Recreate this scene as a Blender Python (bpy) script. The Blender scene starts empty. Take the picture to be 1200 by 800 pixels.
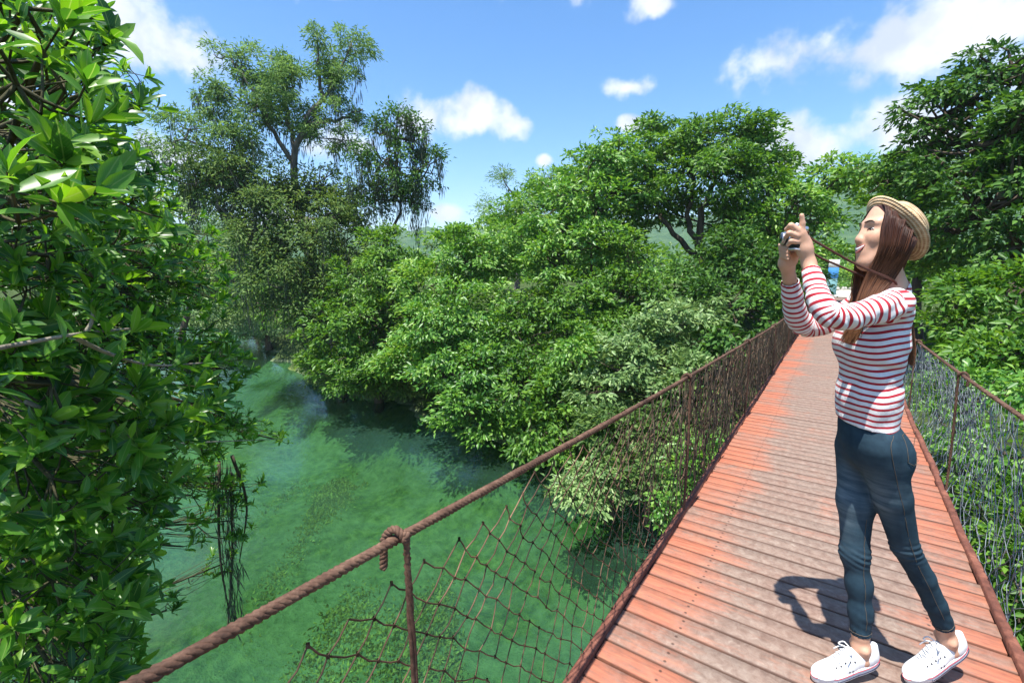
import bpy, math, random
import numpy as np
from mathutils import Vector, Matrix

random.seed(7)
RNG = np.random.default_rng(11)
scene = bpy.context.scene
COL = scene.collection
rad = math.radians

# ---------------------------------------------------------------- camera, sky, sun, exposure
CAM_H, PITCH, YAW, FPX = 1.39, rad(9.1), rad(34.7), 553.0
cam_data = bpy.data.cameras.new('camera')
cam_data.sensor_width = 36.0
cam_data.lens = FPX / 1200 * 36.0
cam_data.clip_start, cam_data.clip_end = 0.05, 6000
cam = bpy.data.objects.new('camera', cam_data)
COL.objects.link(cam)
cam.location = (0, 0, CAM_H)
cam.rotation_euler = (rad(90) - PITCH, 0, YAW)
scene.camera = cam

SUN_TO = Vector((-0.04, -0.35, 1.12)).normalized()      # direction towards the sun
sun_el = math.asin(SUN_TO.z)
sun_az = math.atan2(SUN_TO.x, SUN_TO.y)
EXPOSURE = 1.05
SKY_STRENGTH = 0.14
SUN_STRENGTH = 4.9

CAMP = np.array([0, 0, CAM_H])
HD = np.array([-math.sin(YAW), math.cos(YAW), 0.0])
RT = np.array([math.cos(YAW), math.sin(YAW), 0.0])
FW = HD * math.cos(PITCH) - np.array([0, 0, math.sin(PITCH)])
CU = HD * math.sin(PITCH) + np.array([0, 0, math.cos(PITCH)])


def sight(x, y):
    return FW * FPX + RT * (x - 600) + CU * (400 - y)


def at_range(x, y, d):
    """point seen at photo position x, y and d metres away over the ground"""
    r = sight(x, y)
    return CAMP + r * (d / math.hypot(r[0], r[1]))


def at_y(x, y, Y):
    r = sight(x, y)
    return CAMP + r * (Y / r[1])


def metres(px, d):
    return px * d / FPX


world = bpy.data.worlds.new('World')
scene.world = world
world.use_nodes = True


def ramp(N, L, fac, stops):
    r = N.new('ShaderNodeValToRGB')
    el = r.color_ramp.elements
    while len(el) < len(stops):
        el.new(0.5)
    for e, (p, c) in zip(el, stops):
        e.position = p
        e.color = (*c, 1) if len(c) == 3 else c
    L.new(fac, r.inputs['Fac'])
    return r


def build_sky():
    nt = world.node_tree
    N, L = nt.nodes, nt.links
    N.clear()
    out = N.new('ShaderNodeOutputWorld')
    bg = N.new('ShaderNodeBackground')
    bg.inputs['Strength'].default_value = SKY_STRENGTH
    sky = N.new('ShaderNodeTexSky')
    sky.sky_type = 'NISHITA'
    sky.sun_disc = False
    sky.sun_elevation = sun_el
    sky.sun_rotation = sun_az
    sky.altitude = 200
    sky.air_density = 1.0
    sky.dust_density = 0.35
    sky.ozone_density = 3.0
    geo = N.new('ShaderNodeTexCoord')
    # cumulus: soft puffs scattered round the whole sky, edges broken up by noise
    no = N.new('ShaderNodeTexNoise')
    no.inputs['Scale'].default_value = 9.0
    no.inputs['Detail'].default_value = 5.0
    no.inputs['Roughness'].default_value = 0.56
    L.new(geo.outputs['Generated'], no.inputs['Vector'])
    clouds = [(160, 45, 85, 45), (130, 10, 60, 40), (540, 148, 72, 40), (505, 140, 50, 30), (420, 172, 50, 28),
              (735, 104, 42, 14), (738, 143, 22, 12), (920, 76, 72, 32), (948, 164, 56, 32),
              (1075, 42, 85, 44), (1110, 25, 90, 40), (1180, 22, 60, 26), (770, 2, 30, 22), (190, 190, 60, 32),
              (638, 188, 12, 9), (520, 250, 22, 12), (1045, 140, 50, 28), (330, 270, 70, 30), (640, -60, 90, 40),
              (300, -90, 120, 50), (-120, 120, 110, 55), (1320, 90, 130, 60), (1250, -120, 120, 50), (900, -150, 90, 45),
              (50, -200, 130, 60)]
    dirs = []
    for (x, y, rx, ry) in clouds:
        s = sight(x, y)
        dirs.append((s / np.linalg.norm(s), rx / FPX * 0.8, ry / FPX * 0.85))
    rr = random.Random(5)
    for k in range(14):                       # the rest of the sky goes on the same way
        a = rr.uniform(40, 250)
        e = rr.uniform(8, 60)
        v = np.array([math.sin(rad(a)) * math.cos(rad(e)), math.cos(rad(a)) * math.cos(rad(e)), math.sin(rad(e))])
        w = rr.uniform(0.10, 0.22)
        dirs.append((v, w, w * 0.5))
    acc = None
    for v, rx, ry in dirs:
        side = np.cross(v, [0, 0, 1.0]); side /= np.linalg.norm(side)
        upv = np.cross(side, v)
        mp = N.new('ShaderNodeMapping'); mp.vector_type = 'TEXTURE'
        L.new(geo.outputs['Generated'], mp.inputs['Vector'])
        R = Matrix([[side[i], upv[i], -v[i]] for i in range(3)])
        mp.inputs['Location'].default_value = tuple(v)
        mp.inputs['Rotation'].default_value = R.to_euler()
        mp.inputs['Scale'].default_value = (rx, ry, 0.9)
        ln = N.new('ShaderNodeVectorMath'); ln.operation = 'LENGTH'
        L.new(mp.outputs[0], ln.inputs[0])
        if acc is None:
            acc = ln.outputs['Value']
        else:
            mn = N.new('ShaderNodeMath'); mn.operation = 'SMOOTH_MIN'
            mn.inputs[2].default_value = 0.25
            L.new(acc, mn.inputs[0]); L.new(ln.outputs['Value'], mn.inputs[1])
            acc = mn.outputs[0]
    inv = N.new('ShaderNodeMath'); inv.operation = 'SUBTRACT'; inv.inputs[0].default_value = 1.0
    L.new(acc, inv.inputs[1])
    cl = N.new('ShaderNodeMath'); cl.operation = 'MAXIMUM'; cl.inputs[1].default_value = -2.0
    L.new(inv.outputs[0], cl.inputs[0])
    nz = N.new('ShaderNodeMath'); nz.operation = 'MULTIPLY_ADD'
    nz.inputs[1].default_value = 3.4; nz.inputs[2].default_value = -1.78
    L.new(no.outputs['Fac'], nz.inputs[0])
    ad = N.new('ShaderNodeMath'); ad.operation = 'ADD'
    L.new(cl.outputs[0], ad.inputs[0]); L.new(nz.outputs[0], ad.inputs[1])
    mask = N.new('ShaderNodeMapRange'); mask.interpolation_type = 'SMOOTHSTEP'
    mask.inputs['From Min'].default_value = -0.12
    mask.inputs['From Max'].default_value = 0.62
    mask.inputs['To Max'].default_value = 0.93
    L.new(ad.outputs[0], mask.inputs['Value'])
    hsv = N.new('ShaderNodeHueSaturation')
    hsv.inputs['Saturation'].default_value = 1.28
    hsv.inputs['Value'].default_value = 0.88
    L.new(sky.outputs[0], hsv.inputs['Color'])
    mix = N.new('ShaderNodeMix'); mix.data_type = 'RGBA'
    L.new(mask.outputs[0], mix.inputs['Factor'])
    L.new(hsv.outputs[0], mix.inputs['A'])
    no2 = N.new('ShaderNodeTexNoise'); no2.inputs['Scale'].default_value = 14.0; no2.inputs['Detail'].default_value = 4.0
    L.new(geo.outputs['Generated'], no2.inputs['Vector'])
    cr = ramp(N, L, no2.outputs['Fac'], [(0.36, (0.62, 0.68, 0.77)), (0.56, (0.92, 0.945, 0.98))])
    sc_ = N.new('ShaderNodeVectorMath'); sc_.operation = 'SCALE'; sc_.inputs['Scale'].default_value = 4.4
    L.new(cr.outputs[0], sc_.inputs[0])
    L.new(sc_.outputs[0], mix.inputs['B'])
    L.new(mix.outputs['Result'], bg.inputs['Color'])
    L.new(bg.outputs[0], out.inputs['Surface'])


build_sky()
world.cycles.sampling_method = 'MANUAL'
world.cycles.sample_map_resolution = 256
sun_data = bpy.data.lights.new('sun', 'SUN')
sun_data.energy = SUN_STRENGTH
sun_data.angle = rad(0.53)
sun_data.color = (1.0, 0.955, 0.88)
sun = bpy.data.objects.new('sun', sun_data)
COL.objects.link(sun)
sun.rotation_euler = SUN_TO.to_track_quat('Z', 'Y').to_euler()
vs = scene.view_settings
vs.view_transform = 'Standard'
vs.look = 'None'
vs.exposure = EXPOSURE
vs.gamma = 1.0
vs.use_curve_mapping = False
cy = scene.cycles
cy.use_denoising = True
cy.max_bounces = 8
cy.diffuse_bounces = 3
cy.glossy_bounces = 3
cy.transmission_bounces = 5
cy.transparent_max_bounces = 8
cy.sample_clamp_indirect = 6.0


# ---------------------------------------------------------------- helpers
def tag(o, label=None, cat=None, group=None, kind=None):
    if label: o['label'] = label
    if cat: o['category'] = cat
    if group: o['group'] = group
    if kind: o['kind'] = kind
    return o


def empty(name, loc):
    o = bpy.data.objects.new(name, None)
    o.empty_display_size = 0.2
    COL.objects.link(o)
    o.location = tuple(loc)
    return o


def link(name, mesh, parent=None):
    o = bpy.data.objects.new(name, mesh)
    COL.objects.link(o)
    if parent is not None:
        o.parent = parent
        # geometry is written in world coordinates: undo the parents' offsets
        off = Vector((0, 0, 0)); p = parent
        while p is not None:
            off += Vector(p.location); p = p.parent
        o.location = -off
    return o


def mesh_np(name, V, loops, starts, mat, smooth=False):
    me = bpy.data.meshes.new(name)
    V = np.asarray(V, dtype=np.float32)
    loops = np.asarray(loops, dtype=np.int32).ravel()
    starts = np.asarray(starts, dtype=np.int32)
    me.vertices.add(len(V)); me.vertices.foreach_set('co', V.ravel())
    me.loops.add(len(loops)); me.loops.foreach_set('vertex_index', loops)
    me.polygons.add(len(starts)); me.polygons.foreach_set('loop_start', starts)
    me.update(calc_edges=True)
    me.validate()
    if smooth:
        me.polygons.foreach_set('use_smooth', np.ones(len(me.polygons), dtype=bool))
    if mat is not None:
        for m in (mat if isinstance(mat, (list, tuple)) else [mat]):
            me.materials.append(m)
    return me


def quads(name, V, Q, mat, smooth=False):
    Q = np.asarray(Q)
    return mesh_np(name, V, Q, np.arange(len(Q)) * Q.shape[1], mat, smooth)


class MB:
    """collects polygons for one mesh"""
    def __init__(self):
        self.V = []; self.L = []; self.S = []; self.n = 0; self.nl = 0

    def add(self, V, F):
        V = np.asarray(V, float)
        self.V.append(V)
        for f in F:
            self.S.append(self.nl)
            self.L.extend(int(i) + self.n for i in f)
            self.nl += len(f)
        self.n += len(V)
        return self

    def box(self, c, s, R=None, bev=0.0):
        c = np.asarray(c, float); h = np.asarray(s, float) / 2
        if bev <= 0:
            P = np.array([[x, y, z] for z in (-1, 1) for y in (-1, 1) for x in (-1, 1)], float) * h
            F = [(0, 2, 3, 1), (4, 5, 7, 6), (0, 1, 5, 4), (2, 6, 7, 3), (0, 4, 6, 2), (1, 3, 7, 5)]
        else:
            P = []; F = []
            prof = [(1, -1, 0), (1, -1, 1), (1, 1, 1), (1, 1, 0)]
            hx, hy, hz = h
            ring = [(-hx + bev, -hy), (hx - bev, -hy), (hx, -hy + bev), (hx, hy - bev), (hx - bev, hy), (-hx + bev, hy), (-hx, hy - bev), (-hx, -hy + bev)]
            inn = [(-hx + bev, -hy + bev), (hx - bev, -hy + bev), (hx - bev, -hy + bev), (hx - bev, hy - bev), (hx - bev, hy - bev), (-hx + bev, hy - bev), (-hx + bev, hy - bev), (-hx + bev, -hy + bev)]
            for (rg, z) in ((inn, -hz), (ring, -hz + bev), (ring, hz - bev), (inn, hz)):
                P += [(x, y, z) for x, y in rg]
            for k in range(3):
                for i in range(8):
                    j = (i + 1) % 8
                    F.append((k * 8 + i, k * 8 + j, k * 8 + 8 + j, k * 8 + 8 + i))
            F.append((24, 25, 27, 29)); F.append((0, 5, 3, 1))
            P = np.array(P, float)
        if R is not None:
            P = P @ np.asarray(R, float).T
        return self.add(P + c, F)

    def tube(self, pts, radii, sides=6, cap=True):
        pts = np.asarray(pts, float); n = len(pts)
        radii = np.broadcast_to(np.asarray(radii, float), (n,)) if np.ndim(radii) < 2 else np.asarray(radii)
        T = np.gradient(pts, axis=0) if n > 2 else np.repeat((pts[-1:] - pts[:1]), n, 0)
        T /= np.maximum(np.linalg.norm(T, axis=1, keepdims=True), 1e-9)
        ref = np.array([0, 0, 1.0]) if abs(T[0, 2]) < 0.9 else np.array([1.0, 0, 0])
        u = np.cross(T[0], ref); u /= np.linalg.norm(u)
        U = np.empty((n, 3))
        for i in range(n):
            u = u - T[i] * np.dot(u, T[i]); u /= max(np.linalg.norm(u), 1e-9)
            U[i] = u
        W = np.cross(T, U)
        a = np.arange(sides) * 2 * math.pi / sides
        ca, sa = np.cos(a)[None, :, None], np.sin(a)[None, :, None]
        P = pts[:, None, :] + (U[:, None, :] * ca + W[:, None, :] * sa) * radii[:, None, None]
        F = []
        for i in range(n - 1):
            for j in range(sides):
                k = (j + 1) % sides
                F.append((i * sides + j, i * sides + k, i * sides + sides + k, i * sides + sides + j))
        if cap:
            F.append(tuple(range(sides - 1, -1, -1)))
            F.append(tuple((n - 1) * sides + j for j in range(sides)))
        return self.add(P.reshape(-1, 3), F)

    def loft(self, rings, cap=True):
        rings = [np.asarray(r, float) for r in rings]
        s = len(rings[0]); P = np.concatenate(rings); F = []
        for i in range(len(rings) - 1):
            for j in range(s):
                k = (j + 1) % s
                F.append((i * s + j, i * s + k, i * s + s + k, i * s + s + j))
        if cap:
            F.append(tuple(range(s - 1, -1, -1)))
            F.append(tuple((len(rings) - 1) * s + j for j in range(s)))
        return self.add(P, F)

    def mesh(self, name, mat, smooth=False):
        return mesh_np(name, np.concatenate(self.V), self.L, self.S, mat, smooth)

    def obj(self, name, mat, parent=None, smooth=False):
        return link(name, self.mesh(name, mat, smooth), parent)


def spline(P, n):
    """catmull-rom through P, n samples"""
    P = np.asarray(P, float)
    if len(P) == 2:
        t = np.linspace(0, 1, n)[:, None]
        return P[0] * (1 - t) + P[1] * t
    Q = np.vstack([2 * P[0] - P[1], P, 2 * P[-1] - P[-2]])
    t = np.linspace(0, len(P) - 1 - 1e-6, n)
    i = t.astype(int); f = (t - i)[:, None]
    a, b, c, d = Q[i], Q[i + 1], Q[i + 2], Q[i + 3]
    return 0.5 * (2 * b + (c - a) * f + (2 * a - 5 * b + 4 * c - d) * f ** 2 + (3 * b - a - 3 * c + d) * f ** 3)


def unit(v):
    v = np.asarray(v, float)
    return v / np.maximum(np.linalg.norm(v, axis=-1, keepdims=True), 1e-9)


# ---------------------------------------------------------------- materials
def new_mat(name):
    m = bpy.data.materials.new(name)
    m.use_nodes = True
    nt = m.node_tree
    nt.nodes.clear()
    return m, nt.nodes, nt.links


def principled(N, L, rough=0.6, spec=0.4):
    o = N.new('ShaderNodeOutputMaterial')
    b = N.new('ShaderNodeBsdfPrincipled')
    b.inputs['Roughness'].default_value = rough
    b.inputs['Specular IOR Level'].default_value = spec
    L.new(b.outputs[0], o.inputs['Surface'])
    return b, o


def noise(N, L, vec, scale, detail=4, rough=0.55, dist=0.0):
    n = N.new('ShaderNodeTexNoise')
    n.inputs['Scale'].default_value = scale
    n.inputs['Detail'].default_value = detail
    n.inputs['Roughness'].default_value = rough
    n.inputs['Distortion'].default_value = dist
    if vec is not None:
        L.new(vec, n.inputs['Vector'])
    return n


def mixc(N, L, fac, a, b, blend='MIX'):
    m = N.new('ShaderNodeMix'); m.data_type = 'RGBA'; m.blend_type = blend
    for s, v in (('Factor', fac), ('A', a), ('B', b)):
        if hasattr(v, 'is_linked') or hasattr(v, 'links'):
            L.new(v, m.inputs[s])
        elif isinstance(v, (int, float)):
            m.inputs[s].default_value = v
        else:
            m.inputs[s].default_value = (*v, 1)
    return m.outputs['Result']


def math_node(N, L, op, a, b=None, c=None):
    m = N.new('ShaderNodeMath'); m.operation = op
    for i, v in enumerate((a, b, c)):
        if v is None: continue
        if isinstance(v, (int, float)): m.inputs[i].default_value = v
        else: L.new(v, m.inputs[i])
    return m.outputs[0]


def bump(N, L, bsdf, height, strength=0.3, dist=0.01):
    b = N.new('ShaderNodeBump')
    b.inputs['Strength'].default_value = strength
    b.inputs['Distance'].default_value = dist
    L.new(height, b.inputs['Height'])
    L.new(b.outputs[0], bsdf.inputs['Normal'])


def plain(name, col, rough=0.6, spec=0.4, var=0.15, scale=30.0, metal=0.0, bstr=0.0):
    """base colour with a little noise in it"""
    m, N, L = new_mat(name)
    b, o = principled(N, L, rough, spec)
    tc = N.new('ShaderNodeTexCoord')
    n = noise(N, L, tc.outputs['Object'], scale, 5)
    c0 = tuple(max(0, x * (1 - var)) for x in col); c1 = tuple(min(1, x * (1 + var)) for x in col)
    r = ramp(N, L, n.outputs['Fac'], [(0.3, c0), (0.7, c1)])
    L.new(r.outputs[0], b.inputs['Base Color'])
    b.inputs['Metallic'].default_value = metal
    if bstr:
        bump(N, L, b, n.outputs['Fac'], bstr, 0.004)
    return m


def leaf_mat(name, cols, trans=0.35, rough=0.42, spec=0.35, patch=0.5, pscale=0.5, midrib=False):
    """cols: dark to light leaf colours, one picked per leaf; patch: slow change over the crown"""
    m, N, L = new_mat(name)
    o = N.new('ShaderNodeOutputMaterial')
    b = N.new('ShaderNodeBsdfPrincipled')
    b.inputs['Roughness'].default_value = rough
    b.inputs['Specular IOR Level'].default_value = spec
    g = N.new('ShaderNodeNewGeometry')
    oi = N.new('ShaderNodeObjectInfo')
    rnd = math_node(N, L, 'ADD', g.outputs['Random Per Island'], oi.outputs['Random'])
    rnd = math_node(N, L, 'FRACT', rnd)
    n = noise(N, L, g.outputs['Position'], pscale, 2)
    pn = math_node(N, L, 'MULTIPLY_ADD', n.outputs['Fac'], patch * 2.2, -patch * 1.1)
    f = math_node(N, L, 'MULTIPLY_ADD', rnd, 0.75, 0.125)
    f = math_node(N, L, 'ADD', f, pn)
    stops = [(i / (len(cols) - 1), c) for i, c in enumerate(cols)]
    r = ramp(N, L, f, stops)
    col = r.outputs[0]
    if midrib:
        uv = N.new('ShaderNodeUVMap'); uv.uv_map = 'UVMap'
        sx = N.new('ShaderNodeSeparateXYZ'); L.new(uv.outputs[0], sx.inputs[0])
        d = math_node(N, L, 'ABSOLUTE', math_node(N, L, 'SUBTRACT', sx.outputs['X'], 0.5))
        mr = N.new('ShaderNodeMapRange')
        mr.inputs['From Min'].default_value = 0.012; mr.inputs['From Max'].default_value = 0.05
        mr.inputs['To Min'].default_value = 0.6; mr.inputs['To Max'].default_value = 0.0
        L.new(d, mr.inputs['Value'])
        wv = math_node(N, L, 'SINE', math_node(N, L, 'MULTIPLY', math_node(N, L, 'ADD', sx.outputs['Y'], math_node(N, L, 'MULTIPLY', d, -0.5)), 85.0))
        mr2 = N.new('ShaderNodeMapRange')
        mr2.inputs['From Min'].default_value = 0.82; mr2.inputs['From Max'].default_value = 1.0
        mr2.inputs['To Max'].default_value = 0.16
        L.new(wv, mr2.inputs['Value'])
        fac = math_node(N, L, 'MAXIMUM', mr.outputs[0], mr2.outputs[0])
        col = mixc(N, L, fac, col, (0.30, 0.42, 0.11))
    L.new(col, b.inputs['Base Color'])
    tr = N.new('ShaderNodeBsdfTranslucent')
    hs = N.new('ShaderNodeHueSaturation')
    hs.inputs['Hue'].default_value = 0.485; hs.inputs['Saturation'].default_value = 1.1; hs.inputs['Value'].default_value = 1.5
    L.new(col, hs.inputs['Color'])
    L.new(hs.outputs[0], tr.inputs['Color'])
    mx = N.new('ShaderNodeMixShader'); mx.inputs[0].default_value = trans
    L.new(b.outputs[0], mx.inputs[1]); L.new(tr.outputs[0], mx.inputs[2])
    L.new(mx.outputs[0], o.inputs['Surface'])
    return m


def bark_mat(name, c0, c1, scale=6.0):
    m, N, L = new_mat(name)
    b, o = principled(N, L, 0.9, 0.15)
    tc = N.new('ShaderNodeTexCoord')
    mp = N.new('ShaderNodeMapping'); mp.inputs['Scale'].default_value = (1, 1, 0.25)
    L.new(tc.outputs['Object'], mp.inputs[0])
    n = noise(N, L, mp.outputs[0], scale, 7, 0.65)
    r = ramp(N, L, n.outputs['Fac'], [(0.3, c0), (0.68, c1)])
    L.new(r.outputs[0], b.inputs['Base Color'])
    bump(N, L, b, n.outputs['Fac'], 0.6, 0.03)
    return m


M = {}
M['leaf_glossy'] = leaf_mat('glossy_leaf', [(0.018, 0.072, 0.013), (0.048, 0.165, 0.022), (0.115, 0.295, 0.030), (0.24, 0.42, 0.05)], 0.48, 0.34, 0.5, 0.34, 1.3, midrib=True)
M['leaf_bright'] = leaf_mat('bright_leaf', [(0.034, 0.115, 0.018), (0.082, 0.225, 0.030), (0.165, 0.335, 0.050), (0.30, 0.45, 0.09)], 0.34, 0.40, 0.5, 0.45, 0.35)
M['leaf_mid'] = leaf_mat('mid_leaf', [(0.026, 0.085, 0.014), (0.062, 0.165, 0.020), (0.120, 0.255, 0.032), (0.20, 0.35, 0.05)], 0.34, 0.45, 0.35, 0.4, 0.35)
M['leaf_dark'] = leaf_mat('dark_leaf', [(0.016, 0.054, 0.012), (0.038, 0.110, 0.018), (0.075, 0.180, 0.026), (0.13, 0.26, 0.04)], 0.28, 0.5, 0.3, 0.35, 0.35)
M['leaf_pale'] = leaf_mat('pale_leaf', [(0.060, 0.130, 0.040), (0.120, 0.220, 0.065), (0.21, 0.33, 0.11), (0.34, 0.46, 0.18)], 0.30, 0.45, 0.4, 0.4, 0.5)
M['leaf_fern'] = leaf_mat('feathery_leaf', [(0.060, 0.140, 0.040), (0.115, 0.220, 0.062), (0.175, 0.30, 0.085), (0.25, 0.37, 0.12)], 0.35, 0.55, 0.2, 0.35, 0.3)
M['leaf_dusty'] = leaf_mat('dusty_leaf', [(0.034, 0.080, 0.022), (0.070, 0.140, 0.034), (0.115, 0.195, 0.045), (0.17, 0.25, 0.06)], 0.3, 0.55, 0.2, 0.35, 0.3)
M['moss'] = leaf_mat('spanish_moss', [(0.045, 0.060, 0.040), (0.075, 0.095, 0.065), (0.11, 0.13, 0.09)], 0.25, 0.9, 0.05, 0.2, 0.6)
M['bark'] = bark_mat('brown_bark', (0.035, 0.026, 0.018), (0.12, 0.095, 0.07))
M['bark_grey'] = bark_mat('grey_bark', (0.06, 0.052, 0.044), (0.20, 0.18, 0.155))
M['twig'] = bark_mat('green_brown_twig_bark', (0.035, 0.036, 0.018), (0.11, 0.10, 0.055), 20)
M['pale_twig'] = bark_mat('pale_twig_bark', (0.14, 0.12, 0.09), (0.36, 0.32, 0.25), 20)
M['dry_vine'] = bark_mat('dry_vine', (0.07, 0.05, 0.032), (0.21, 0.16, 0.11), 14)

# ---------------------------------------------------------------- the setting: terrain, river, hills
ZW = -4.1                                              # water level; the deck is z = 0
SX = [-400, -80, -60, -40, -28, -20, -15, -10, -7, -5, -3, 0, 2, 3.5, 5, 8, 20, 80, 400]
FAR = [60, 31, 27, 19.5, 15.0, 12.4, 12.4, 11.8, 11.4, 10.2, 10.0, 9.2, 6.6, 4.6, 3.6, 3.2, 3, 3, 3]
NEAR = [59, 29, 21, 11, 6, 2, 0, -1.4, -1.8, -2, -2, -2, -2, -2, -2, -2, -2, -2, -2]


def inside_river(x, y):
    wob = 0.35 * np.sin(x * 1.7 + 0.5) + 0.2 * np.sin(x * 4.1 + y)
    return np.minimum(np.interp(x, SX, FAR) + wob - y, y - np.interp(x, SX, NEAR) + wob)


def ground_z(x, y):
    x = np.asarray(x, float); y = np.asarray(y, float)
    s = inside_river(x, y)
    bed = -np.minimum(1.55, 0.15 + 0.5 * np.maximum(s, 0)) + 0.16 * np.sin(x * 1.1 + 1.3 * np.sin(y * 0.7)) * np.sin(y * 1.3 + x * 0.4)
    bank = np.interp(-s, [0, 0.6, 1.5, 3, 8, 13, 30, 200], [-0.15, 0.5, 1.0, 1.7, 2.9, 3.9, 4.05, 4.3])
    rough = 0.12 * np.sin(x * 1.9) * np.sin(y * 2.3) + 0.07 * np.sin(x * 5.1 + y * 3.3)
    z = ZW + np.where(s > 0, bed, bank + rough * np.clip(-s, 0, 1))
    road = np.clip(1 - np.abs(x) / 2.5, 0, 1) * np.clip((y - 20) / 3, 0, 1)
    return z * (1 - road) + (-0.06) * road


def terrain():
    t = np.linspace(-1, 1, 221)
    g = 9 * np.sinh(t * 6.6) / math.sinh(6.6) * 260 + t * 24
    X, Y = np.meshgrid(g - 8, g + 9, indexing='ij')
    Z = ground_z(X, Y)
    n = len(t)
    V = np.stack([X, Y, Z], -1).reshape(-1, 3)
    i, j = np.meshgrid(np.arange(n - 1), np.arange(n - 1), indexing='ij')
    a = (i * n + j).ravel()
    Q = np.stack([a, a + n, a + n + 1, a + 1], 1)
    m, N, L = new_mat('bank_soil_and_river_bed')
    b, o = principled(N, L, 0.95, 0.1)
    ge = N.new('ShaderNodeNewGeometry')
    sx = N.new('ShaderNodeSeparateXYZ'); L.new(ge.outputs['Position'], sx.inputs[0])
    n1 = noise(N, L, ge.outputs['Position'], 0.9, 8, 0.62)
    n2 = noise(N, L, ge.outputs['Position'], 4.2, 8, 0.68)
    n3 = noise(N, L, ge.outputs['Position'], 0.33, 4, 0.5)
    soil = ramp(N, L, n2.outputs['Fac'], [(0.3, (0.035, 0.045, 0.018)), (0.5, (0.06, 0.10, 0.03)), (0.72, (0.13, 0.17, 0.05))])
    sand = ramp(N, L, n2.outputs['Fac'], [(0.3, (0.17, 0.23, 0.14)), (0.7, (0.42, 0.47, 0.30))])
    weed = ramp(N, L, n2.outputs['Fac'], [(0.32, (0.035, 0.085, 0.02)), (0.5, (0.17, 0.24, 0.05)), (0.7, (0.42, 0.44, 0.13))])
    wf = ramp(N, L, n1.outputs['Fac'], [(0.40, (0, 0, 0)), (0.56, (1, 1, 1))])
    wf2 = ramp(N, L, n3.outputs['Fac'], [(0.40, (0, 0, 0)), (0.58, (1, 1, 1))])
    wm = math_node(N, L, 'MULTIPLY', wf.outputs[0], wf2.outputs[0])
    bed = mixc(N, L, wm, sand.outputs[0], weed.outputs[0])
    zz = N.new('ShaderNodeMapRange')
    zz.inputs['From Min'].default_value = ZW - 0.1; zz.inputs['From Max'].default_value = ZW + 0.15
    L.new(sx.outputs['Z'], zz.inputs['Value'])
    L.new(mixc(N, L, zz.outputs[0], bed, soil.outputs[0]), b.inputs['Base Color'])
    bump(N, L, b, n2.outputs['Fac'], 1.0, 0.25)
    me = quads('ground', V, Q, m, True)
    tag(link('ground', me), kind='structure')


terrain()


def river():
    n = 60
    gx = np.linspace(-120, 70, n); gy = np.linspace(-12, 60, n)
    X, Y = np.meshgrid(gx, gy, indexing='ij')
    V = np.stack([X, Y, np.full_like(X, ZW)], -1).reshape(-1, 3)
    i, j = np.meshgrid(np.arange(n - 1), np.arange(n - 1), indexing='ij')
    a = (i * n + j).ravel()
    Q = np.stack([a, a + n, a + n + 1, a + 1], 1)
    m, N, L = new_mat('emerald_river_water')
    o = N.new('ShaderNodeOutputMaterial')
    ge = N.new('ShaderNodeNewGeometry')
    mp = N.new('ShaderNodeMapping'); mp.inputs['Scale'].default_value = (0.7, 1.3, 1); mp.inputs['Rotation'].default_value = (0, 0, 0.5)
    L.new(ge.outputs['Position'], mp.inputs[0])
    n1 = noise(N, L, mp.outputs[0], 5.5, 4, 0.6, 0.6)
    n2 = noise(N, L, mp.outputs[0], 0.8, 3, 0.5, 0.8)
    hh = math_node(N, L, 'MULTIPLY_ADD', n1.outputs['Fac'], 0.35, n2.outputs['Fac'])
    bp = N.new('ShaderNodeBump'); bp.inputs['Strength'].default_value = 0.16; bp.inputs['Distance'].default_value = 0.10
    L.new(hh, bp.inputs['Height'])
    # suspended silt scatters green light; the rest goes through to the bed
    n3 = noise(N, L, ge.outputs['Position'], 0.16, 4, 0.5, 0.4)
    body = ramp(N, L, n3.outputs['Fac'], [(0.35, (0.036, 0.105, 0.078)), (0.65, (0.050, 0.115, 0.060))])
    df = N.new('ShaderNodeBsdfDiffuse'); L.new(body.outputs[0], df.inputs['Color'])
    tp = N.new('ShaderNodeBsdfTransparent'); tp.inputs['Color'].default_value = (0.41, 0.69, 0.48, 1)
    silt = ramp(N, L, n3.outputs['Fac'], [(0.35, (0.36, 0.36, 0.36)), (0.62, (0.08, 0.08, 0.08))])
    mx = N.new('ShaderNodeMixShader'); L.new(silt.outputs[0], mx.inputs[0])
    L.new(tp.outputs[0], mx.inputs[1]); L.new(df.outputs[0], mx.inputs[2])
    gl = N.new('ShaderNodeBsdfGlossy'); gl.inputs['Roughness'].default_value = 0.03
    L.new(bp.outputs[0], gl.inputs['Normal'])
    fr = N.new('ShaderNodeFresnel'); fr.inputs['IOR'].default_value = 1.33
    L.new(bp.outputs[0], fr.inputs['Normal'])
    m2 = N.new('ShaderNodeMixShader')
    L.new(fr.outputs[0], m2.inputs[0]); L.new(mx.outputs[0], m2.inputs[1]); L.new(gl.outputs[0], m2.inputs[2])
    L.new(m2.outputs[0], o.inputs['Surface'])
    tag(link('river', quads('river', V, Q, m, True)), kind='structure')


river()


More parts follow.
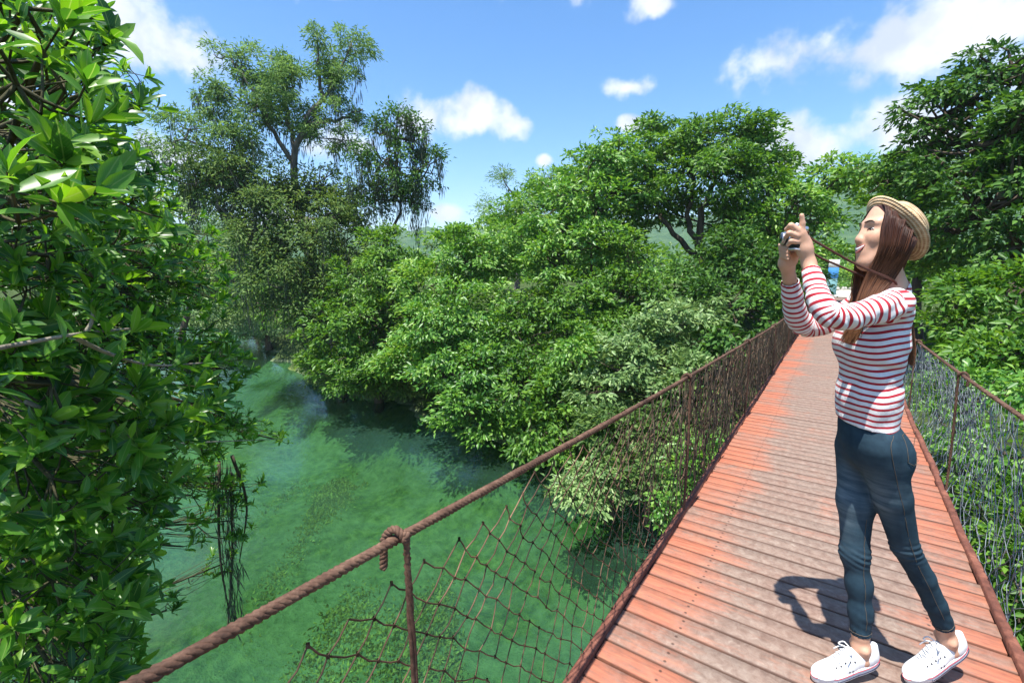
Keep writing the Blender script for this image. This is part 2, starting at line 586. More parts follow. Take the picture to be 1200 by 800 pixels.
def hills():
    az = np.linspace(rad(-125), rad(75), 240)
    rr = np.linspace(0, 1, 46)
    A, R = np.meshgrid(az, rr, indexing='ij')
    d = 260 + R * 700
    deg = np.degrees(A)
    crest = np.interp(deg, [-125, -90, -70, -55, -45, -35, -20, -8, 0, 6, 14, 30, 75], [40, 46, 52, 48, 50, 56, 62, 74, 100, 118, 130, 110, 60])
    prof = np.sin(np.clip(R / 0.75, 0, 1) * math.pi / 2) ** 1.4
    bumps = 0.08 * np.sin(deg * 0.9 + R * 7) + 0.05 * np.sin(deg * 2.3 + 1 + R * 15)
    canopy = 2.6 * np.abs(np.sin(deg * 7.1 + R * 60)) + 1.8 * np.abs(np.sin(deg * 13.7 - R * 95 + 2))
    Z = -1 + prof * crest * (1 + bumps) + canopy
    V = np.stack([d * np.sin(A), d * np.cos(A), Z], -1).reshape(-1, 3)
    n = len(rr)
    i, j = np.meshgrid(np.arange(len(az) - 1), np.arange(n - 1), indexing='ij')
    a = (i * n + j).ravel()
    Q = np.stack([a, a + 1, a + n + 1, a + n], 1)
    m, N, L = new_mat('wooded_hillside')
    b, o = principled(N, L, 0.95, 0.05)
    ge = N.new('ShaderNodeNewGeometry')
    n1 = noise(N, L, ge.outputs['Position'], 0.09, 7, 0.7)
    r = ramp(N, L, n1.outputs['Fac'], [(0.32, (0.03, 0.08, 0.035)), (0.5, (0.06, 0.13, 0.05)), (0.7, (0.11, 0.19, 0.07))])
    L.new(r.outputs[0], b.inputs['Base Color'])
    bump(N, L, b, n1.outputs['Fac'], 1.0, 6.0)
    tag(link('hills', quads('hills', V, Q, m, True)), kind='structure')


hills()

# path beyond the far end of the bridge
mb = MB()
ys = np.linspace(25.6, 70, 30)
rows = []
for y in ys:
    xs = 0.03 * (y - 25.6) + 0.004 * (y - 25.6) ** 2
    rows.append([(xs - 1.5, y, 0.02), (xs + 1.6, y, 0.02)])
P = np.array(rows).reshape(-1, 3)
mb.add(P, [(2 * i, 2 * i + 1, 2 * i + 3, 2 * i + 2) for i in range(len(ys) - 1)])
tag(mb.obj('path', plain('pale_gravel_path', (0.42, 0.39, 0.34), 0.95, 0.1, 0.25, 6)), kind='structure')

# ---------------------------------------------------------------- the suspension bridge
XL, XR = -0.61, 0.62
PITCH_P = 0.095
Y_A, Y_B = -1.3, 25.6


def deck_material():
    m, N, L = new_mat('worn_salmon_paint_on_planks')
    b, o = principled(N, L, 0.62, 0.3)
    ge = N.new('ShaderNodeNewGeometry'); oi = N.new('ShaderNodeObjectInfo')
    off = N.new('ShaderNodeVectorMath'); off.operation = 'SCALE'; off.inputs[0].default_value = (37, 0, 11)
    L.new(oi.outputs['Random'], off.inputs['Scale'])
    vadd = N.new('ShaderNodeVectorMath'); L.new(ge.outputs['Position'], vadd.inputs[0]); L.new(off.outputs[0], vadd.inputs[1])
    st = N.new('ShaderNodeMapping'); st.inputs['Scale'].default_value = (1.0, 7.0, 1.0)
    L.new(vadd.outputs[0], st.inputs[0])
    grain = noise(N, L, st.outputs[0], 9.0, 9, 0.68, 0.3)
    mot = noise(N, L, ge.outputs['Position'], 30.0, 8, 0.7, 0.5)
    big = noise(N, L, ge.outputs['Position'], 2.6, 7, 0.66, 0.8)
    sp = N.new('ShaderNodeSeparateXYZ'); L.new(ge.outputs['Position'], sp.inputs[0])
    ax = math_node(N, L, 'ABSOLUTE', math_node(N, L, 'SUBTRACT', sp.outputs['X'], 0.03))
    mr = N.new('ShaderNodeMapRange')
    mr.inputs['From Min'].default_value = 0.26; mr.inputs['From Max'].default_value = 0.50
    mr.inputs['To Min'].default_value = -0.32; mr.inputs['To Max'].default_value = 0.46
    L.new(ax, mr.inputs['Value'])
    f = math_node(N, L, 'ADD', mr.outputs[0], math_node(N, L, 'MULTIPLY_ADD', big.outputs['Fac'], 2.2, -1.1))
    f = math_node(N, L, 'ADD', f, math_node(N, L, 'MULTIPLY_ADD', grain.outputs['Fac'], 1.3, -0.53))
    f = math_node(N, L, 'ADD', f, math_node(N, L, 'MULTIPLY_ADD', oi.outputs['Random'], 0.46, -0.23))
    keep = N.new('ShaderNodeMapRange'); keep.interpolation_type = 'SMOOTHSTEP'
    keep.inputs['From Min'].default_value = -0.15; keep.inputs['From Max'].default_value = 0.85
    L.new(f, keep.inputs['Value'])
    paint = ramp(N, L, grain.outputs['Fac'], [(0.3, (0.23, 0.075, 0.042)), (0.5, (0.37, 0.125, 0.072)), (0.72, (0.40, 0.18, 0.105))])
    bare = ramp(N, L, mot.outputs['Fac'], [(0.28, (0.085, 0.056, 0.042)), (0.46, (0.175, 0.125, 0.096)), (0.62, (0.25, 0.195, 0.155)), (0.78, (0.42, 0.35, 0.28))])
    rub = ramp(N, L, big.outputs['Fac'], [(0.3, (0.26, 0.125, 0.09)), (0.7, (0.235, 0.185, 0.15))])
    bare2 = mixc(N, L, 0.30, bare.outputs[0], rub.outputs[0])
    col = mixc(N, L, keep.outputs[0], bare2, paint.outputs[0])
    # dirt in the seams along each plank's edges
    loc = N.new('ShaderNodeTexCoord'); s2 = N.new('ShaderNodeSeparateXYZ'); L.new(loc.outputs['Object'], s2.inputs[0])
    ed = N.new('ShaderNodeMapRange'); ed.inputs['From Min'].default_value = 0.0385; ed.inputs['From Max'].default_value = 0.0435
    ed.inputs['To Max'].default_value = 0.75
    L.new(math_node(N, L, 'ABSOLUTE', s2.outputs['Y']), ed.inputs['Value'])
    edn = math_node(N, L, 'MULTIPLY', ed.outputs[0], math_node(N, L, 'MULTIPLY_ADD', mot.outputs['Fac'], 1.2, 0.2))
    col = mixc(N, L, edn, col, (0.085, 0.04, 0.028))
    # nail heads over the three beams
    nx = math_node(N, L, 'ABSOLUTE', math_node(N, L, 'SUBTRACT', math_node(N, L, 'ABSOLUTE', s2.outputs['X']), 0.40))
    ny = math_node(N, L, 'ABSOLUTE', math_node(N, L, 'SUBTRACT', math_node(N, L, 'ABSOLUTE', s2.outputs['Y']), 0.022))
    nd_ = math_node(N, L, 'SQRT', math_node(N, L, 'ADD', math_node(N, L, 'POWER', nx, 2.0), math_node(N, L, 'POWER', ny, 2.0)))
    nm = N.new('ShaderNodeMapRange'); nm.inputs['From Min'].default_value = 0.0035; nm.inputs['From Max'].default_value = 0.0075
    nm.inputs['To Min'].default_value = 0.85; nm.inputs['To Max'].default_value = 0.0
    L.new(nd_, nm.inputs['Value'])
    col = mixc(N, L, nm.outputs[0], col, (0.06, 0.032, 0.024))
    L.new(col, b.inputs['Base Color'])
    rg = N.new('ShaderNodeMapRange'); rg.inputs['To Min'].default_value = 0.5; rg.inputs['To Max'].default_value = 0.85
    L.new(grain.outputs['Fac'], rg.inputs['Value']); L.new(rg.outputs[0], b.inputs['Roughness'])
    hgt = math_node(N, L, 'MULTIPLY_ADD', mot.outputs['Fac'], 0.5, grain.outputs['Fac'])
    bump(N, L, b, hgt, 0.45, 0.006)
    return m


M['deck'] = deck_material()


def rust_mat(name, cols, scale=60):
    m, N, L = new_mat(name)
    b, o = principled(N, L, 0.78, 0.3)
    tc = N.new('ShaderNodeTexCoord')
    n = noise(N, L, tc.outputs['Object'], scale, 6, 0.65)
    n2 = noise(N, L, tc.outputs['Object'], 3.0, 4, 0.6)
    r = ramp(N, L, math_node(N, L, 'MULTIPLY_ADD', n2.outputs['Fac'], 0.5, math_node(N, L, 'MULTIPLY', n.outputs['Fac'], 0.55)), [(0.36, cols[0]), (0.52, cols[1]), (0.7, cols[2])])
    L.new(r.outputs[0], b.inputs['Base Color'])
    bump(N, L, b, n.outputs['Fac'], 0.7, 0.004)
    return m


M['rust'] = rust_mat('rusty_brown_cable', [(0.036, 0.019, 0.012), (0.092, 0.047, 0.030), (0.19, 0.110, 0.072)])
M['rust_beam'] = rust_mat('rusty_red_beam', [(0.07, 0.026, 0.018), (0.15, 0.055, 0.036), (0.30, 0.12, 0.075)], 30)
M['net_dark'] = rust_mat('weathered_net_cord', [(0.020, 0.018, 0.011), (0.090, 0.052, 0.032), (0.26, 0.15, 0.09)], 6)
M['net_pale'] = rust_mat('bleached_net_cord', [(0.09, 0.105, 0.115), (0.20, 0.225, 0.245), (0.36, 0.39, 0.41)], 8)

bridge = empty('suspension_bridge', (0, 0, -0.1))
tag(bridge, 'narrow rope suspension bridge with worn salmon plank deck and side nets', 'bridge')

plank_meshes = []
for k in range(4):
    mbp = MB().box((0, 0, -0.016), (XR - XL + (0.012 if k % 2 else 0.0), PITCH_P - 0.0075, 0.032), None, 0.0018 + 0.0004 * k)
    plank_meshes.append(mbp.mesh('plank', M['deck']))
npl = int((Y_B - Y_A) / PITCH_P)
for i in range(npl):
    o = bpy.data.objects.new('plank', plank_meshes[random.randrange(4)])
    COL.objects.link(o); o.parent = bridge
    o.location = ((XL + XR) / 2 + random.uniform(-.004, .004), Y_A + i * PITCH_P + random.uniform(-.0012, .0012), 0.1 + random.uniform(-.0025, .0015))
    o.rotation_euler = (random.uniform(-.006, .006), random.uniform(-.002, .002), random.uniform(-.002, .002))
yc, yl = (Y_A + Y_B) / 2, Y_B - Y_A
for sx_, x in ((-1, XL - 0.020), (1, XR + 0.020)):
    n = 240
    yy = np.linspace(Y_A, Y_B, n)
    wob = 0.003 * np.sin(yy * 3.1 + x) + 0.002 * np.sin(yy * 9 + 1)
    rings = []
    for y, w in zip(yy, wob):
        rings.append([(x - .017 + w, y, -.075), (x + .017 + w, y, -.075), (x + .017 + w, y, .014 + w), (x + .012 + w, y, .019 + w), (x - .012 + w, y, .019 + w), (x - .017 + w, y, .014 + w)])
    MB().loft(rings).obj('edge_beam', M['rust_beam'], bridge)
for x in (-0.38, 0.0, 0.38):
    MB().box((x, yc, -0.085), (0.07, yl, 0.10)).obj('support_beam', M['rust_beam'], bridge)


def cable_z(y):
    """hand cable height above the deck, sagging towards mid-span"""
    y = np.asarray(y, float)
    return np.interp(y, [-2, 0.15, 0.55, 0.92, 1.43, 2.6, 3.95, 5.5, 7.5, 11, 16, 21, 25.6, 27.5], [0.96, 0.915, 0.885, 0.87, 0.835, 0.785, 0.735, 0.68, 0.62, 0.56, 0.55, 0.62, 0.75, -0.1])


def twisted(mb, pts, R, strands, rs, pitch, sides=6):
    pts = np.asarray(pts, float)
    T = unit(np.gradient(pts, axis=0))
    ref = np.array([0, 0, 1.0]) if abs(T[len(T) // 2, 2]) < 0.8 else np.array([1.0, 0, 0])
    U = unit(np.cross(T, ref)); W = np.cross(T, U)
    s = np.concatenate([[0], np.cumsum(np.linalg.norm(np.diff(pts, axis=0), axis=1))])
    for k in range(strands):
        a = s / pitch * 2 * math.pi + k * 2 * math.pi / strands
        mb.tube(pts + (U * np.cos(a)[:, None] + W * np.sin(a)[:, None]) * R, rs, sides)
    return mb


def smooth_cable(x, y0, y1, step):
    y = np.arange(y0, y1, step)
    k = np.linspace(-2, 27.5, 60)
    zc = np.convolve(np.pad(cable_z(k), 2, mode='edge'), np.ones(5) / 5, 'valid')
    zc[-4:] = cable_z(k)[-4:]
    z = np.interp(y, k, zc)
    return np.stack([np.full_like(y, x) + 0.004 * np.sin(y * 1.3), y, z], 1)


XCL, XCR = -0.645, 0.655
for xc, near0 in ((XCL, -1.9), (XCR, -1.9)):
    mb = MB()
    twisted(mb, smooth_cable(xc, near0, 6.5, 0.011), 0.0056, 4, 0.0053, 0.048, 6)
    mb.tube(smooth_cable(xc, 6.48, 27.4, 0.25), 0.0108, 6)
    mb.obj('hand_cable', M['rust'], bridge, True)


def cable_at(x, y):
    c = smooth_cable(x, y - 0.02, y + 0.03, 0.02)
    return c[1]


def hanger(x, y, side, fine):
    top = cable_at(x, y)
    mb = MB()
    lean = 0.012 * math.sin(y * 3)
    base = np.array([x + 0.012 * side * -1 + 0.01, y + lean, -0.05])
    # rises on the inner side, loops over the cable and ends in a short hook outside
    inn, out = -side * 0.0195, side * 0.0195
    pts = [base, base * 0.5 + (top + np.array([inn, 0, -0.03])) * 0.5 + np.array([0.004, 0.004, 0]), top + (inn, 0.004, -0.03), top + (inn * 1.05, 0.0, 0.004),
           top + (0, -0.006, 0.0215), top + (out, -0.014, 0.002), top + (out * 1.05, -0.018, -0.035), top + (out, -0.02, -0.058)]
    p = spline(pts, 150 if fine else 40)
    if fine:
        twisted(mb, p, 0.0036, 3, 0.0046, 0.024, 6)
    else:
        mb.tube(p, 0.008, 6)
    return mb.obj('hanger', M['rust'], bridge, True)


for i in range(13):
    y = 0.55 + 2.06 * (i - 1 if i else 0) if i else -1.45
    hanger(XCL, y, -1, y < 5)
    yr = 3.8 + 2.06 * (i - 2)
    if yr < 25.5:
        hanger(XCR, yr, 1, y < 5)


def sticks(P0, P1, r, sides=3):
    n = len(P0)
    T = unit(P1 - P0)
    ref = np.where(np.abs(T[:, 2:3]) < 0.9, np.array([[0, 0, 1.0]]), np.array([[1.0, 0, 0]]))
    U = unit(np.cross(T, ref)); W = np.cross(T, U)
    r = np.broadcast_to(r, (n,))[:, None, None]
    a = np.arange(sides) * 2 * math.pi / sides
    off = (U[:, None, :] * np.cos(a)[None, :, None] + W[:, None, :] * np.sin(a)[None, :, None]) * r
    V = np.concatenate([P0[:, None, :] + off, P1[:, None, :] + off], 1).reshape(-1, 3)
    b = (np.arange(n) * 2 * sides)[:, None]
    Q = np.concatenate([np.stack([b[:, 0] + j, b[:, 0] + (j + 1) % sides, b[:, 0] + sides + (j + 1) % sides, b[:, 0] + sides + j], 1) for j in range(sides)])
    return V, Q


def net(x, side, y0, y1, c, top_fn, jit, bulge, r, mat, seed, drop=0.0, stretch=None, nx=0):
    """diamond netting between deck edge and hand cable: cords running both ways, knotted where they cross"""
    rg = np.random.default_rng(seed)
    na = int((y1 - y0) / (2 * c)) + 24
    nb = 26
    # lattice point (i, j): y = y0 + (i + j%2/2)*2c ; z = j*c
    I, J = np.meshgrid(np.arange(na), np.arange(nb), indexing='ij')
    y = y0 + (I + (J % 2) * 0.5) * 2 * c
    z = J * c * 1.04
    y = y + 0.05 * np.sin(y * 1.9 + z * 3) + rg.normal(0, jit, y.shape)
    z = z + 0.02 * np.sin(y * 2.7) + rg.normal(0, jit, y.shape) - 0.01
    top = top_fn(y)
    if stretch is not None:
        z = z * stretch(y)
    ok = (z < top) & (z > -0.12) & (y < y1) & (y > y0)
    zz = np.clip(z / np.maximum(top, .1), 0, 1)
    X = x + side * (bulge * np.sin(zz * math.pi) * (0.7 + 0.5 * np.sin(y * 1.7)) + rg.normal(0, jit * 0.7, y.shape))
    P = np.stack([X, y, z], -1)
    segs0, segs1 = [], []
    for dj in (1,):
        for (par, di) in ((0, 0), (0, -1), (1, 0), (1, 1)):
            m = np.zeros_like(ok)
            m[:, :-1] = (J[:, :-1] % 2 == par)
            ii, jj = np.nonzero(m)
            i2 = ii + di; j2 = jj + 1
            v = (i2 >= 0) & (i2 < na)
            ii, jj, i2, j2 = ii[v], jj[v], i2[v], j2[v]
            v = ok[ii, jj] & ok[i2, j2]
            v &= rg.random(len(v)) > 0.025
            segs0.append(P[ii[v], jj[v]]); segs1.append(P[i2[v], j2[v]])
    A = np.concatenate(segs0); B = np.concatenate(segs1)
    mid = (A + B) / 2 + rg.normal(0, jit * 0.35, A.shape) - np.array([0, 0, 0.004])
    V1, Q1 = sticks(A, mid, r); V2, Q2 = sticks(mid, B, r)
    # knots
    K = np.concatenate([A, B])
    K = K[rg.permutation(len(K))[:len(K) // 2]]
    V3, Q3 = sticks(K - [0, 0, r * 2.0], K + [0, 0, r * 2.0], r * 1.9, 4)
    V = np.concatenate([V1, V2, V3]); Q = np.concatenate([Q1, Q2 + len(V1), Q3 + len(V1) + len(V2)])
    return link('side_net', quads('side_net', V, Q, mat), bridge)


def top_left(y):
    t = cable_z(y) - 0.015
    gap = np.interp(y, [-2, 0.3, 0.55, 0.75, 0.95, 1.1, 2.0, 2.2, 2.5, 30], [0.10, 0.10, 0.06, 0.06, 0.03, 0.0, 0.0, 0.05, 0.0, 0.0])
    return t - gap


o = net(XCL, -1, -1.4, 2.6, 0.050, top_left, 0.005, 0.05, 0.0020, M['net_dark'], 3)
tag(o, 'coarse dark knotted net sagging below the near cable')
o = net(XCL, -1, 2.62, 25.2, 0.052, lambda y: cable_z(y) - 0.01, 0.012, 0.04, 0.0026, M['net_dark'], 4)
o = net(XCR, 1, -1.4, 25.2, 0.046, lambda y: cable_z(y) - 0.01, 0.010, 0.07, 0.0017, M['net_pale'], 5)
tag(o, 'bleached grey tangled net on the far railing')

# loose net ends hanging on the pale net, and dry vines grown through the left one
def hanging(name, x, side, ys, zs, r, mat, seed, n, spread, parent=None):
    rg = np.random.default_rng(seed)
    mb = MB()
    for k in range(n):
        y = rg.uniform(*ys)
        zt = float(cable_z(y)) - rg.uniform(0, 0.05)
        zb = max(-0.25, zt - rg.uniform(*zs))
        m = 7
        t = np.linspace(0, 1, m)
        p = np.stack([x + side * (rg.uniform(-0.01, spread) + 0.02 * np.sin(t * 5 + k)), y + np.cumsum(rg.normal(0, 0.022, m)) + t * rg.normal(0, 0.08), zt + (zb - zt) * t], 1)
        mb.tube(p, r * rg.uniform(0.6, 1.4), 3, False)
    return mb.obj(name, mat, parent)


o = hanging('loose_net_cords', XCR + 0.01, 1, (2.3, 7.0), (0.2, 0.8), 0.0014, M['net_pale'], 8, 110, 0.05, bridge)
o['kind'] = 'stuff'
o = hanging('dry_vines', XCL - 0.005, -1, (2.75, 12.0), (0.3, 0.9), 0.0035, M['dry_vine'], 9, 420, 0.07)
tag(o, 'withered brown vines tangled through the left side net', 'vines', kind='stuff')
o = hanging('dry_vines', XCL - 0.005, -1, (1.75, 2.75), (0.2, 0.7), 0.0022, M['dry_vine'], 10, 26, 0.05)
tag(o, 'thin dry creeper strands on the net before the second hanger', 'vines', kind='stuff')

# ---------------------------------------------------------------- vegetation
def leaves(name, P, T, Nn, Ln, Wd, mat, fine=False, fold=0.25, curl=0.12):
    """one small folded blade per leaf. P base, T direction, Nn upper side"""
    n = len(P)
    T = unit(T); S = unit(np.cross(T, Nn)); Nn = np.cross(S, T)
    Ln = np.broadcast_to(Ln, (n,))[:, None]; Wd = np.broadcast_to(Wd, (n,))[:, None]
    if not fine:
        b = P
        l = P + T * Ln * 0.45 - S * Wd * 0.5 + Nn * Wd * fold
        r = P + T * Ln * 0.45 + S * Wd * 0.5 + Nn * Wd * fold
        t = P + T * Ln - Nn * Ln * curl
        V = np.stack([b, r, t, l], 1).reshape(-1, 3)
        a = np.arange(n) * 4
        Q = np.concatenate([np.stack([a, a + 1, a + 2], 1), np.stack([a, a + 2, a + 3], 1)])
        return quads(name, V, Q, mat)
    rows = [(0.0, 0.06, 0.0), (0.24, 0.66, 0.012), (0.52, 1.0, 0.0), (0.80, 0.70, -0.045), (1.0, 0.0, -0.12)]
    vs_, uv = [], []
    for (t, w, dz) in rows:
        c = P + T * Ln * t + Nn * Ln * dz * (curl / 0.12)
        if w == 0:
            vs_.append(c); uv.append((0.5, t)); continue
        vs_.append(c - S * Wd * 0.5 * w + Nn * Wd * fold * 0.5 * w); uv.append((0.5 - 0.5 * w, t))
        vs_.append(c); uv.append((0.5, t))
        vs_.append(c + S * Wd * 0.5 * w + Nn * Wd * fold * 0.5 * w); uv.append((0.5 + 0.5 * w, t))
    k = len(vs_)
    V = np.stack(vs_, 1).reshape(-1, 3)
    F = []
    for r_ in range(3):
        o = r_ * 3
        F += [(o, o + 1, o + 4, o + 3), (o + 1, o + 2, o + 5, o + 4)]
    tri = [(9, 10, 12), (10, 11, 12)]
    a = (np.arange(n) * k)[:, None]
    lq = (np.array(F).reshape(1, -1) + a).reshape(-1, 4)
    lt = (np.array(tri).reshape(1, -1) + a).reshape(-1, 3)
    loops = np.concatenate([lq.ravel(), lt.ravel()])
    starts = np.concatenate([np.arange(len(lq)) * 4, len(lq) * 4 + np.arange(len(lt)) * 3])
    me = mesh_np(name, V, loops, starts, mat, True)
    ul = me.uv_layers.new(name='UVMap')
    uva = np.array(uv, dtype=np.float32)
    ul.data.foreach_set('uv', uva[loops % k].ravel())
    return me


def rand_dirs(rg, n):
    return unit(rg.normal(0, 1, (n, 3)))


def lobe(x, y, d, rx, ry, rd=None):
    """a crown lobe seen at photo x, y, d metres off, rx by ry photo pixels"""
    c = at_range(x, y, d)
    w = float((c - CAMP) @ FW)
    a, b = rx * w / FPX, ry * w / FPX
    return c, np.array([a, rd if rd else a, b])


def crown_points(rg, lobes, clump_r, per_clump, density, fill=0.25, flat=0.45, up=0.25):
    """leaf positions: clumps on the skin of each lobe plus some inside"""
    Ps, Ts, Ns, tips = [], [], [], []
    for c, r in lobes:
        area = 4 * math.pi * ((r[0] * r[1]) ** 1.6 / 3 + (r[0] * r[2]) ** 1.6 / 3 + (r[1] * r[2]) ** 1.6 / 3) ** (1 / 1.6)
        nc = max(4, int(area * density / (clump_r ** 2 * 3.1)))
        D = rand_dirs(rg, nc)
        D[:, 2] += up * rg.random(nc)
        D = unit(D)
        u0 = rg.random(nc)
        rr_ = np.where(u0 < fill, rg.uniform(0.35, 0.75, nc), np.where(u0 > 0.86, rg.uniform(1.08, 1.34, nc), rg.uniform(0.74, 1.10, nc)))
        # camera-aligned ellipsoid: width along RT, depth along HD
        off = (D[:, :1] * r[0] * RT + D[:, 1:2] * r[1] * HD + D[:, 2:3] * r[2] * np.array([0, 0, 1.0])) * rr_[:, None]
        C = c + off
        cr = clump_r * np.where(u0 > 0.86, rg.uniform(0.35, 0.7, nc), rg.uniform(0.5, 1.45, nc))
        m = np.maximum(5, per_clump * (cr / clump_r) ** 1.6 * rg.uniform(0.75, 1.25, nc)).astype(int)
        idx = np.repeat(np.arange(nc), m)
        n = len(idx)
        local = rg.normal(0, 0.46, (n, 3)) * np.array([1, 1, flat])
        ln = np.linalg.norm(local, axis=1, keepdims=True)
        local = local / np.maximum(ln, 1e-6) * np.minimum(ln, 1.25)
        # clumps droop at the rim like umbrellas
        local[:, 2] -= 0.35 * (local[:, 0] ** 2 + local[:, 1] ** 2)
        P = C[idx] + local * cr[idx][:, None]
        outw = unit(off)[idx]
        T = unit(local * np.array([1, 1, 0.3]) + outw * 0.5 + rg.normal(0, 0.45, (n, 3)) + np.array([0, 0, -0.15]))
        Nn = unit(np.array([0, 0, 0.75]) + outw * 0.85 + rg.normal(0, 0.42, (n, 3)))
        Ps.append(P); Ts.append(T); Ns.append(Nn)
        tips.append(C)
    return np.concatenate(Ps), np.concatenate(Ts), np.concatenate(Ns), tips


def limb(rg, a, b, ra, rb, n=7, bend=0.08):
    t = np.linspace(0, 1, n)[:, None]
    L_ = np.linalg.norm(b - a)
    mid1 = a * 0.65 + b * 0.35 + rg.normal(0, bend * L_, 3) + np.array([0, 0, -0.05 * L_])
    mid2 = a * 0.3 + b * 0.7 + rg.normal(0, bend * L_, 3)
    p = spline([a, mid1, mid2, b], n)
    return p, np.linspace(ra, rb, n)


def tree(name, label, cat, base, lobes, leaf, mat, bark='bark', trunk_r=0.16, clump=0.45, per=26, density=1.0, seed=1, group=None,
         fork=0.5, fill=0.25, flat=0.45, twigs=10, width=0.45, lean=None, limbs=None, moss=0, stems=1, droop=0.12, dens_k=1.75, leaf_k=0.80):
    rg = np.random.default_rng(seed)
    base = np.array([base[0], base[1], float(ground_z(base[0], base[1])) - 0.1])
    root = empty(name, base)
    tag(root, label, cat, group)
    cen = np.mean([c for c, r in lobes], axis=0)
    low = min(c[2] - 0.4 * r[2] for c, r in lobes)
    forkp = base + (cen - base) * np.array([fork * 0.7, fork * 0.7, 0])
    forkp[2] = base[2] + max(0.25, (low - base[2]) * 0.8 + fork * 0.2 * (cen[2] - low))
    if lean is not None:
        forkp = np.array(lean, float)
    tm = MB()
    p = spline([base, base * 0.5 + forkp * 0.5 + rg.normal(0, 0.08, 3) * np.linalg.norm(forkp - base) * 0.4, forkp], 9)
    rads = np.linspace(trunk_r * 1.25, trunk_r * 0.72, 9); rads[0] *= 1.35
    tm.tube(p, rads, 9)
    tm.obj('trunk', M[bark], root, True)
    P, T, Nn, tips = crown_points(rg, lobes, clump, per * 1.7 * dens_k, density * 0.80 * dens_k, fill, flat)
    bm_ = MB()
    nodes = [p[4:]]
    if limbs:
        for pts, r0, r1 in limbs:
            s = spline(pts, 14)
            s[1:-1] += rg.normal(0, 0.05, (12, 3))
            bm_.tube(s, np.linspace(r0, r1, 14), 7)
            nodes.append(s[3:])
    lim_r = trunk_r * (0.12 if limbs else 0.34)
    for (c, r), tp in zip(lobes, tips):
        allp = np.concatenate(nodes)
        end = c + np.array([0, 0, -0.15 * r[2]])
        # join the nearest wood that lies lower than the lobe
        cost = np.linalg.norm(allp - end, axis=1) + 1.5 * np.maximum(0, allp[:, 2] - end[2])
        st = allp[int(np.argmin(cost))]
        q, qr = limb(rg, st, end, lim_r, lim_r * 0.35, 8)
        bm_.tube(q, qr, 6)
        nodes.append(q[3:])
        k = min(len(tp), twigs)
        for e in tp[rg.permutation(len(tp))[:k]]:
            s = q[rg.integers(3, 8)]
            u, ur = limb(rg, s, e, lim_r * 0.5, lim_r * 0.15, 5, 0.1)
            bm_.tube(u, ur, 4, False)
    bm_.obj('limbs', M[bark], root, True)
    L_ = leaf * leaf_k * rg.uniform(0.65, 1.3, len(P))
    o = link('crown', leaves('crown', P, T, Nn, L_, L_ * width, M[mat], False, 0.2, droop), root)
    o['kind'] = 'stuff'
    if moss:
        allt = np.concatenate(tips)
        sel = allt[rg.integers(0, len(allt), moss)]
        n = 26
        idx = np.repeat(np.arange(moss), n)
        ln = rg.uniform(0.5, 1.9, moss)
        Pm = sel[idx] + rg.normal(0, 0.10, (len(idx), 3)) * [1, 1, 0] - np.stack([idx * 0, idx * 0, rg.random(len(idx)) * ln[idx]], 1)
        Tm = np.array([0, 0, -1.0]) + rg.normal(0, 0.13, (len(idx), 3))
        l2 = rg.uniform(0.25, 0.55, len(idx))
        o = link('hanging_moss', leaves('hanging_moss', Pm, Tm, rand_dirs(rg, len(idx)), l2, 0.035, M['moss'], False, 0.1, 0.02), root)
        o['kind'] = 'stuff'
    return root


def base_at(x, d):
    r = sight(x, 400)
    h = math.hypot(r[0], r[1])
    return (r[0] / h * d, r[1] / h * d)


G_BACK = 'trees beyond the far bank'
# --- tall cypress on the far bank, open grey limbs and feathery leaves
def P3(x, y, d): return at_range(x, y, d)


D1 = 23.0
cyp_lobes = [lobe(*a) for a in [
    (415, 55, D1, 26, 22), (385, 75, D1 + .5, 26, 24), (372, 45, D1, 14, 14), (400, 98, D1, 26, 18), (345, 95, D1 - .6, 34, 26), (310, 80, D1 + .6, 30, 22), (275, 72, D1, 26, 16),
    (250, 62, D1 + .4, 16, 10), (300, 120, D1 - .8, 34, 24), (255, 115, D1 + .5, 32, 20), (340, 140, D1 + .8, 30, 22), (380, 140, D1 - .8, 30, 22),
    (410, 135, D1 + .5, 22, 16), (225, 145, D1, 34, 16), (270, 165, D1 - .5, 30, 18), (205, 180, D1 + .4, 34, 18), (300, 180, D1 + 1, 26, 18),
    (405, 170, D1 + .8, 24, 14), (250, 205, D1, 32, 20)]]
fk = P3(345, 205, D1)
cyp_limbs = [([P3(372, 330, D1), P3(350, 260, D1), P3(345, 190, D1), P3(362, 140, D1 - .5), P3(388, 100, D1), P3(412, 50, D1)], 0.22, 0.03),
             ([P3(347, 200, D1), P3(318, 150, D1), P3(300, 110, D1 - .5), P3(272, 70, D1)], 0.11, 0.025),
             ([P3(346, 190, D1), P3(338, 140, D1 + .3), P3(330, 95, D1), P3(315, 65, D1)], 0.10, 0.02),
             ([P3(350, 250, D1), P3(305, 210, D1), P3(260, 180, D1), P3(205, 165, D1)], 0.11, 0.025),
             ([P3(362, 145, D1 - .5), P3(395, 140, D1), P3(425, 128, D1)], 0.11, 0.03),
             ([P3(380, 120, D1), P3(372, 80, D1), P3(372, 40, D1)], 0.09, 0.02),
             ([P3(365, 300, D1), P3(325, 260, D1 + 1), P3(290, 235, D1), P3(255, 215, D1)], 0.10, 0.02),
             ([P3(365, 290, D1), P3(400, 255, D1 - .5), P3(430, 235, D1), P3(455, 225, D1)], 0.09, 0.02)]
tree('cypress_tree', 'tallest tree with bare grey limbs and feathery crown left of centre', 'tree', base_at(385, D1 + .2), cyp_lobes, 0.22, 'leaf_fern', 'bark_grey',
     trunk_r=0.30, clump=0.40, per=34, density=0.54, seed=21, fork=0.1, fill=0.3, flat=0.7, twigs=6, width=0.24, lean=P3(372, 325, D1), limbs=cyp_limbs, moss=60, droop=0.3)

